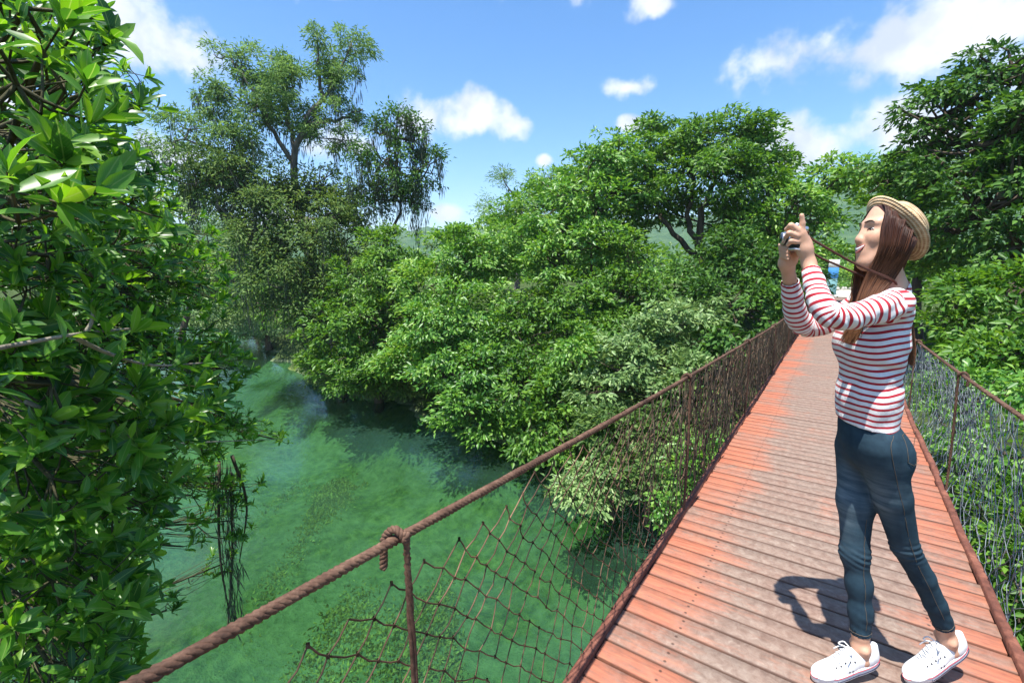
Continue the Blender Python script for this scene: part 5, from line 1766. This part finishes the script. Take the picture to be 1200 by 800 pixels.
    Dn.ell(pel - FB * 0.040 - LB * 0.045 + UP * -0.045, np.eye(3), (0.048, 0.048, 0.062), 0.06)
    def leg(hip, kn, hmm, k):
        mid = hip * 0.5 + kn * 0.5 + FB * 0.003
        calf = kn * 0.62 + hmm * 0.38 - FB * 0.004
        Dn.chain([hip, mid, kn + FB * 0.004, calf, hmm * 0.72 + kn * 0.28 - FB * 0.004, hmm], [0.0655, 0.0515, 0.0385, 0.0340, 0.0308, 0.0295], k)
    leg(hipr, knr, hm1, 0.03); leg(hipl, knl, hm2, 0.012)
    def dfolds(e, amp, freq, rr, tilt):
        ab = unit(np.array([tilt, 0.15, 1.0])); ac = np.array([1.0, 0, 0])
        def fn(G):
            q = G - e
            w = np.exp(-((q / rr) ** 2).sum(-1))
            return amp * w * np.sin((q @ ab) * freq + 1.3 * np.sin((q @ ac) * 45 + 0.5)) * (0.7 + 0.3 * np.sin((q @ ac) * 70))
        Dn.wrinkle(fn, e - 0.17, e + 0.17)
    dfolds(knr, 0.0030, 330, np.array([0.07, 0.07, 0.030]), 0.25)
    dfolds(knl + np.array([0.0, 0, -0.005]), 0.0034, 330, np.array([0.07, 0.07, 0.030]), -0.35)
    dfolds(hm1 + UP * 0.05, 0.0010, 210, np.array([0.06, 0.06, 0.06]), 0.1)
    dfolds(hm2 + UP * 0.05, 0.0010, 210, np.array([0.06, 0.06, 0.06]), 0.1)
    v1, v2 = unit(hm1 - knr), unit(hm2 - knl)
    Dn.cut(hm1, v1, hm1 - 0.07, hm1 + 0.07); Dn.cut(hm2, v2, hm2 - 0.07, hm2 + 0.07)
    Dn.cone(hm1 + v1 * 0.02, hm1 - v1 * 0.012, 0.0255, 0.0255, 0, 'sub'); Dn.cone(hm2 + v2 * 0.02, hm2 - v2 * 0.012, 0.0255, 0.0255, 0, 'sub')
    V, Q = Dn.surface()
    me = quads('jeans', V, Q, M['denim'], True)
    f = np.zeros(len(V))
    for hip, kn in ((hipr, knr), (hipl, knl)):
        c = hip * 0.55 + kn * 0.45 + FB * 0.05 + LB * 0.02
        q = V - c
        f = np.maximum(f, 0.95 * np.exp(-((q @ FB) / 0.055) ** 2 - ((q @ LB) / 0.055) ** 2 - (q[:, 2] / 0.13) ** 2))
        q = V - (kn + FB * 0.03); f = np.maximum(f, 0.30 * np.exp(-(q ** 2).sum(1) / 0.05 ** 2))
    at = me.attributes.new('fade', 'FLOAT', 'POINT'); at.data.foreach_set('value', f.astype(np.float32))
    jeans = link('jeans', me, root)

    def on_field(Fd, p, out, r):
        """push point p along out until it lies on the cloth"""
        p = np.array(p, float)
        for _ in range(60):
            i = np.round((p - Fd.lo) / Fd.h).astype(int)
            if np.any(i < 0) or np.any(i >= Fd.n) or Fd.D[tuple(i)] > r: break
            p = p + out * 0.0015
        return p
    # outside seam of the near leg, inner seam of the far one, hems and the back pocket
    for nm, kp, out in (('seam', [hipl + UP * 0.05 - FB * 0.01, hipl, hipl * 0.5 + knl * 0.5, knl, knl * 0.5 + hm2 * 0.5, hm2], LB),
                        ('seam', [hipr * 0.4 + knr * 0.6, knr, knr * 0.5 + hm1 * 0.5, hm1], unit(LB - FB * 0.15))):
        pts = [on_field(Dn, p, out, 0.0002) for p in spline(kp, 46)]
        MB().tube(np.array(pts), 0.0008, 4).obj(nm, M['thread'], jeans, True)
    for hmm, v in ((hm1, v1), (hm2, v2)):
        a1 = unit(np.cross(v, LB)); a2 = np.cross(v, a1)
        c = hmm - v * 0.013
        ring = [on_field(Dn, c + (a1 * math.cos(t) + a2 * math.sin(t)) * 0.0295, a1 * math.cos(t) + a2 * math.sin(t), 0.0002) for t in np.linspace(0, 2 * math.pi, 30)]
        MB().tube(np.array(ring), 0.0008, 4, False).obj('hem_stitching', M['thread'], jeans, True)
    pk = []
    pc = pel - FB * 0.062 + LB * 0.06 + UP * 0.01
    po = unit(LB * 1.0 - FB * 0.45); ph = unit(np.cross(UP, po))
    outline = [(-0.034, 0.045), (0.036, 0.045), (0.034, -0.03), (0.0, -0.046), (-0.032, -0.03), (-0.034, 0.045)]
    for (a, b) in zip(outline[:-1], outline[1:]):
        for t in np.linspace(0, 1, 7)[:-1]:
            u_, w_ = a[0] + (b[0] - a[0]) * t, a[1] + (b[1] - a[1]) * t
            pk.append(on_field(Dn, pc + ph * u_ + UP * w_, po, 0.0004))
    pk.append(pk[0])
    MB().tube(np.array(pk), 0.0009, 4, False).obj('back_pocket', M['thread'], jeans, True)

    # ---- shoes
    def outline_pt(t, grow=0.0):
        a = t * 2 * math.pi
        c, s = math.cos(a), math.sin(a)
        x = 0.122 * (abs(c) ** 0.85) * (1 if c > 0 else -1)
        w = np.interp(x, [-0.122, -0.09, -0.02, 0.055, 0.10, 0.122], [0.026, 0.030, 0.029, 0.038, 0.032, 0.024])
        return (x * (1 + grow / 0.12), s * abs(s) ** -0.25 * (w + grow) if abs(s) > 1e-6 else 0.0)
    for S, side in ((S1, -1), (S2, 1)):
        org, R = S
        shoe = link('shoe', MB().loft([[sp(S, *outline_pt(t, g), z) for t in np.linspace(0, 1, 48, endpoint=False)] for z, g in
                                       ((0.000, -0.002), (0.004, 0.001), (0.024, 0.0015), (0.027, -0.001), (0.027, -0.008))]).mesh('shoe', M['white_rubber'], True), root)
        shoe.name = 'shoe'
        Fu = Field(sp(S, 0, 0, 0) - 0.17, sp(S, 0, 0, 0) + 0.20, 0.0027)
        def e(f_, l_, u_, r, k=0.015, op='add'): Fu.ell(sp(S, f_, l_, u_), R, np.array(r), k, op)
        e(0.078, 0, 0.022, (0.042, 0.034, 0.022))
        e(0.030, 0, 0.029, (0.060, 0.031, 0.032), 0.02)
        e(-0.012, 0, 0.042, (0.046, 0.028, 0.042), 0.02)
        e(-0.070, 0, 0.042, (0.044, 0.029, 0.042), 0.02)
        Fu.cone(sp(S, -0.108, 0, 0.03), sp(S, -0.110, 0, 0.074), 0.014, 0.011, 0.02)
        # foot opening and flat bottom
        e(-0.064, 0, 0.102, (0.038, 0.025, 0.034), 0.004, 'sub')
        Fu.cut(sp(S, 0, 0, 0.020), -R[2], sp(S, 0, 0, 0) - 0.2, sp(S, 0, 0, 0) + 0.2)
        Vs, Qs = Fu.surface()
        up_ = link('upper', quads('upper', Vs, Qs, M['white_canvas'], True), shoe)
        for z, r_, mt, nm in ((0.0225, 0.0015, 'red_rubber', 'red_stripe'), (0.010, 0.0017, 'navy_rubber', 'navy_stripe')):
            ts = np.linspace(0, 1, 61)
            if nm == 'navy_stripe': ts = np.linspace(0.18, 0.82, 40)
            ring = np.array([sp(S, *outline_pt(t, 0.0018), z) for t in ts])
            MB().tube(ring, r_, 5, False).obj(nm, M[mt], shoe, True)
        # laces across the tongue, a bow and eyelets
        def top_of(f_, l_):
            return on_field(Fu, sp(S, f_, l_, 0.03), R[2], 0.0008)
        lm = MB()
        prev = None
        for k in range(5):
            fx = 0.050 - k * 0.016
            a, b = top_of(fx, 0.016 + k * .001), top_of(fx, -0.016 - k * .001)
            m1 = top_of(fx, 0) + R[2] * 0.003
            lm.tube(spline([a, m1, b], 9), 0.0023, 5)
            if k < 4:
                c1 = top_of(fx - 0.016, -0.017)
                lm.tube(spline([a, top_of(fx - 0.008, 0) + R[2] * 0.004, c1], 9), 0.0021, 5)
        kn_ = top_of(-0.020, 0) + R[2] * 0.006
        for s in (-1, 1):
            lm.tube(spline([kn_, kn_ + R[0] * 0.006 + R[1] * s * 0.018 + R[2] * 0.010, kn_ + R[0] * 0.020 + R[1] * s * 0.026, kn_ + R[0] * 0.010 + R[1] * s * 0.010], 12), 0.0020, 5)
            lm.tube(spline([kn_, kn_ + R[0] * 0.016 + R[1] * s * 0.022 - R[2] * 0.008, kn_ + R[0] * 0.034 + R[1] * s * 0.032 - R[2] * 0.022], 10), 0.0019, 5)
        lm.obj('laces', M['white_canvas'], shoe, True)
        for k in range(5):
            p = top_of(0.050 - k * 0.016, 0.0215 + k * .0012)
            MB().tube([p - R[2] * 0.001 - R[1] * 0.001, p + R[2] * 0.0012 + R[1] * 0.0008], 0.0026, 8).obj('eyelet', M['eyelet'], shoe)
        for k in range(2):
            p = on_field(Fu, sp(S, 0.012 - k * 0.012, 0.02, 0.034), R[1], 0.0006)
            MB().tube([p - R[1] * 0.001, p + R[1] * 0.0012], 0.0024, 8).obj('eyelet', M['eyelet'], shoe)

    # ---- face details
    for s, brow, lash, ec in feat:
        rings = []
        for a in np.linspace(-math.pi / 2 + .05, math.pi / 2 - .05, 9):
            rings.append([ec + HF * math.cos(a) * math.cos(t) * 0.0042 + HL * math.cos(a) * math.sin(t) * 0.0105 + HU * math.sin(a) * 0.0040 for t in np.linspace(0, 2 * math.pi, 14, endpoint=False)])
        eye = MB().loft(rings).obj('eye', M['eye_white'], root, True)
        rings = []
        for a in np.linspace(-math.pi / 2 + .05, math.pi / 2 - .05, 7):
            rings.append([ec + HF * (0.0012 + math.cos(a) * math.cos(t) * 0.0036) + HL * math.cos(a) * math.sin(t) * 0.0046 + HU * math.sin(a) * 0.0042 for t in np.linspace(0, 2 * math.pi, 12, endpoint=False)])
        MB().loft(rings).obj('iris', M['iris'], eye, True)
        MB().tube(spline(lash, 16), np.interp(np.linspace(0, 1, 16), [0, .4, 1], [0.0010, 0.0019, 0.0012]), 6).obj('eyelash', M['brow'], eye, True)
        MB().tube(spline(brow, 16), np.interp(np.linspace(0, 1, 16), [0, .3, 1], [0.0018, 0.0027, 0.0009]), 6).obj('eyebrow', M['brow'], root, True)
    sh_ = np.sin(np.linspace(0.2, math.pi - 0.2, 20))
    MB().tube(spline(lipu, 20), 0.0022 * sh_, 7).obj('upper_lip', M['lip'], root, True)
    MB().tube(spline(lipl, 20), 0.0030 * sh_, 7).obj('lower_lip', M['lip'], root, True)
    MB().tube(spline(tth, 20), 0.0052 * sh_ ** 0.5, 7).obj('teeth', M['teeth'], root, True)

    # ---- hair: a close cap with long strands laid over it
    Hd = Field(HO - 0.17, HO + 0.17, 0.0032)
    Hd.ell(H(-0.002, 0, 0.032), HR, np.array((0.082, 0.074, 0.086)) * HK, 0)
    Hd.ell(H(0.092, 0.0, -0.020), HR, np.array((0.064, 0.070, 0.098)) * HK, 0.006, 'sub')
    Hd.chain([H(-0.035, 0, 0.0), H(-0.035, 0, -0.08)], [0.044, 0.038], 0.03)
    V, Q = Hd.surface()
    V = under_hat(V)
    hair = link('hair', quads('hair', V, Q, M['hair'], True), root)
    rg = np.random.default_rng(5)
    sm = MB()
    def strand(pts, r, n=18):
        p = under_hat(spline(pts, n))
        sm.tube(p, r * np.interp(np.linspace(0, 1, n), [0, .15, .75, 1], [0.6, 1, 0.9, 0.25]), 3, False)
    def lerp(a, b, t): return np.asarray(a) + (np.asarray(b) - np.asarray(a)) * t
    def scalp(f, l, u, out=1.0):
        """point on the head's hair surface in that direction"""
        c = np.array([-0.003, 0, 0.032]); r = np.array([0.086, 0.078, 0.090]) * out
        q = np.array([f, l, u]) - c
        return H(*(c + q / np.linalg.norm(q / r)))
    for k in range(820):                       # near side: straight down from the parting, then forward over the shoulder
        t = rg.random(); lay = rg.uniform(0.0, 0.007); o_ = 1.0 + lay * 9
        j = rg.normal(0, 0.0016, 3)
        a = scalp(lerp(0.072, -0.085, t), lerp(0.006, 0.012, t), lerp(0.090, 0.105, t), o_)
        a2 = scalp(lerp(0.072, -0.095, t), 0.040, lerp(0.088, 0.090, t), o_)
        b = scalp(lerp(0.066, -0.100, t), 0.066, lerp(0.058, 0.050, t), o_)
        c = H(lerp(0.064, -0.074, t), 0.068 + 0.014 * math.sin(math.pi * t) + lay, -0.002) + j
        d = H(lerp(0.056, -0.060, t), 0.066 + 0.012 * math.sin(math.pi * t) + lay, -0.062) + j
        e1 = J(lerp(1016, 1047, t) + rg.normal(0, 0.8), 322 + 5 * t, 1.778 + lay * 1.5 + 0.02 * t)
        e2 = J(lerp(1007, 1028, t) + rg.normal(0, 1.4), 348, 1.765 + lay * 2)
        e3 = J(lerp(998, 1012, t) + rg.normal(0, 2.0), 374, 1.755 + lay * 2)
        e4 = J(lerp(988, 1003, t) + rg.normal(0, 2.5), 397 + rg.uniform(-6, 6), 1.750 + lay * 2)
        strand([a, a2, b, c, d, e1, e2, e3, e4], rg.uniform(0.0011, 0.0019), 20)
    for k in range(300):                       # far side, hanging in front of the neck
        t = rg.random(); lay = rg.uniform(-0.003, 0.005); j = rg.normal(0, 0.002, 3)
        a = scalp(lerp(0.072, 0.0, t), 0.004, lerp(0.092, 0.115, t), 1.02)
        b = scalp(lerp(0.070, 0.0, t), -0.060, 0.062, 1.02) + j
        c = H(*lerp((0.060, -0.074, 0.0), (-0.02, -0.084, 0.0), t)) + j
        d = H(*lerp((0.056, -0.072, -0.070), (-0.02, -0.07, -0.08), t)) + j
        e1 = J(lerp(1001, 1022, t) + rg.normal(0, 1.2), 328, 1.90 + lay)
        e2 = J(lerp(996, 1014, t) + rg.normal(0, 1.6), 355, 1.885 + lay)
        e3 = J(lerp(984, 1002, t) + rg.normal(0, 2.0), 385 + rg.uniform(-4, 8), 1.87 + lay)
        strand([a, b, c, d, e1, e2, e3], rg.uniform(0.0012, 0.0019))
    for k in range(300):                       # down the back
        t = rg.random(); lay = rg.uniform(0, 0.010)
        a = H(-0.03, lerp(0.03, -0.05, t), 0.108)
        b = H(-0.088, lerp(0.03, -0.06, t), 0.035)
        c = H(-0.085 - lay, lerp(0.03, -0.06, t), -0.04)
        d = H(-0.075 - lay, lerp(0.02, -0.06, t), -0.11)
        e1 = J(lerp(1058, 1054, t) + lay * 120, 352, lerp(1.90, 1.98, t))
        e2 = J(lerp(1069, 1064, t) + rg.normal(0, 1.2), 385, lerp(1.93, 2.0, t))
        e3 = J(lerp(1071, 1064, t) + rg.normal(0, 1.6), 412, lerp(1.94, 2.0, t))
        e4 = J(lerp(1069, 1062, t) + rg.normal(0, 2.0), 423 + rg.uniform(-8, 6), lerp(1.94, 1.98, t))
        strand([a, b, c, d, e1, e2, e3, e4], rg.uniform(0.0012, 0.0020))
    o = sm.obj('hair_strands', M['hair'], hair, True); o['kind'] = 'stuff'

    # ---- straw hat tipped back on the head
    def hat_surface(prof, n=72):
        rings, uvs = [], []
        s = 0; last = None
        for (r, z, lift) in prof:
            if last is not None: s += math.hypot(r - last[0], z - last[1])
            last = (r, z)
            ring = []
            for k in range(n):
                a = 2 * math.pi * k / n
                ca, sa = math.cos(a), math.sin(a)
                up_ = z + lift * (0.030 * sa * sa + 0.016 * max(0, ca) ** 2 + 0.006 * math.sin(3 * a + 1))
                ring.append(oc + BX * ca * r * 1.06 + CX * sa * r * 0.97 + AX * up_)
            rings.append(ring); uvs.append(s)
        return rings, uvs
    def hat_part(name, prof, parent):
        n = 72
        rings, ss = hat_surface(prof, n)
        Vv = np.array(rings).reshape(-1, 3); F = []; uv = []
        for i in range(len(rings) - 1):
            for k in range(n):
                k2 = (k + 1) % n
                F.append((i * n + k, i * n + k2, (i + 1) * n + k2, (i + 1) * n + k))
                uv += [(k / n, ss[i] * 4), ((k + 1) / n, ss[i] * 4), ((k + 1) / n, ss[i + 1] * 4), (k / n, ss[i + 1] * 4)]
        me = quads(name, Vv, F, M['straw'], True)
        ul = me.uv_layers.new(name='UVMap'); ul.data.foreach_set('uv', np.array(uv, np.float32).ravel())
        return link(name, me, parent)
    crown = [(rc + .003, 0.0, 0), (rc + .001, 0.015, 0), (rc - .001, 0.036, 0), (rc - .004, 0.054, 0), (rc - .010, 0.064, 0), (rc - .024, 0.069, 0), (0.035, 0.067, 0), (0.012, 0.065, 0), (0.0008, 0.065, 0)]
    hat = hat_part('straw_hat', crown, root)
    hat['label'] = 'natural woven straw hat tipped back'
    brim_t = [(rc + .002, 0.001, 0), (rc + .008, 0.001, 0.05), (rc + .018, 0.002, 0.15), (rc + .028, 0.005, 0.35), (rc + .035, 0.009, 0.5), (rc + .0375, 0.0092, 0.5), (rc + .035, 0.0060, 0.5), (rc + .027, 0.002, 0.35), (rc + .017, -0.001, 0.15), (rc + .006, -0.003, 0.05), (rc - .004, -0.004, 0), (rc - .004, 0.03, 0)]
    hat_part('brim', brim_t, hat)
    hat_part('hat_band', [(rc + .0015, 0.004, 0), (rc + .0040, 0.006, 0), (rc + .0030, 0.024, 0), (rc + .0000, 0.026, 0)], hat)

    # ---- the camera in the raised hands
    CF = unit(np.array([-0.90, -0.40, 0.14])); CL = unit(np.cross(UP, CF)); CUP = np.cross(CF, CL)
    cc = J(931, 280, 1.715)
    Rc = np.stack([CF, CL, CUP]).T
    def cp(f, l, u): return cc + CF * f + CL * l + CUP * u
    camr = empty('camera_compact', cp(0, 0, -0.035))
    camr.name = 'film_camera'
    tag(camr, 'small black and silver film camera with brown strap held up in both hands', 'camera')
    MB().box(cp(0, 0, -0.006), (0.030, 0.112, 0.050), Rc, 0.006).obj('camera_body', M['black_leather'], camr)
    MB().box(cp(0, 0, 0.027), (0.029, 0.112, 0.016), Rc, 0.004).obj('top_plate', M['silver'], camr)
    MB().box(cp(0, 0, -0.0335), (0.029, 0.112, 0.006), Rc, 0.002).obj('bottom_plate', M['silver'], camr)
    MB().box(cp(0.001, 0.0, 0.040), (0.024, 0.034, 0.012), Rc, 0.004).obj('viewfinder', M['silver'], camr)
    def barrel(f0, f1, r0, r1): return [cp(f0, -0.004, -0.002), cp(f1, -0.004, -0.002)], [r0, r1]
    p_, r_ = barrel(0.014, 0.021, 0.021, 0.021); lens = MB().tube(p_, r_, 28).obj('lens', M['silver'], camr, True)
    p_, r_ = barrel(0.021, 0.028, 0.0195, 0.0195); MB().tube(p_, r_, 28).obj('focus_ring', M['black_leather'], lens)
    p_, r_ = barrel(0.028, 0.031, 0.0200, 0.0200); MB().tube(p_, r_, 28).obj('chrome_ring', M['silver'], lens)
    p_, r_ = barrel(0.031, 0.038, 0.0180, 0.0172); MB().tube(p_, r_, 28).obj('front_ring', M['silver'], lens)
    p_, r_ = barrel(0.0375, 0.0387, 0.0145, 0.0145); MB().tube(p_, r_, 28).obj('front_glass', M['glass'], lens)
    p_ = [cp(0.0, -0.030, 0.034), cp(0.0, -0.030, 0.041)]; MB().tube(p_, 0.007, 16).obj('dial', M['silver'], camr)
    def ribbon(pts, w, n=30):
        p = spline(pts, n); t = unit(np.gradient(p, axis=0)); s_ = unit(np.cross(t, [0.2, 1.0, 0.1])); nn = np.cross(t, s_)
        rings = [[p[i] + s_[i] * w + nn[i] * .0008, p[i] - s_[i] * w + nn[i] * .0008, p[i] - s_[i] * w - nn[i] * .0008, p[i] + s_[i] * w - nn[i] * .0008] for i in range(n)]
        return MB().loft(rings)
    ribbon([cp(-0.010, 0.058, 0.02), J(950, 279, 1.68), J(975, 294, 1.69), J(1000, 308, 1.71), J(1025, 319, 1.730), J(1042, 326, 1.752), J(1050, 332, 1.80), J(1048, 337, 1.87)], 0.0032).obj('strap', M['strap'], camr)
    ribbon([cp(-0.010, -0.058, 0.02), J(955, 298, 1.79), J(980, 310, 1.80), J(1003, 320, 1.81), J(1018, 326, 1.82), J(1040, 334, 1.84)], 0.0032).obj('strap', M['strap'], camr)


build_person()


# ---------------------------------------------------------------- the air between here and the hills
def haze():
    mb = MB().box((0, 0, 76), (5400, 5400, 168))
    m = bpy.data.materials.new('thin_summer_haze'); m.use_nodes = True
    nt = m.node_tree; nt.nodes.clear()
    o = nt.nodes.new('ShaderNodeOutputMaterial'); v = nt.nodes.new('ShaderNodeVolumePrincipled')
    v.inputs['Color'].default_value = (0.80, 0.90, 1.0, 1)
    v.inputs['Density'].default_value = 0.0004
    v.inputs['Anisotropy'].default_value = 0.2
    nt.links.new(v.outputs[0], o.inputs['Volume'])
    tag(mb.obj('haze', m), 'thin blue summer haze in the air before the hills', 'haze', kind='stuff')


haze()
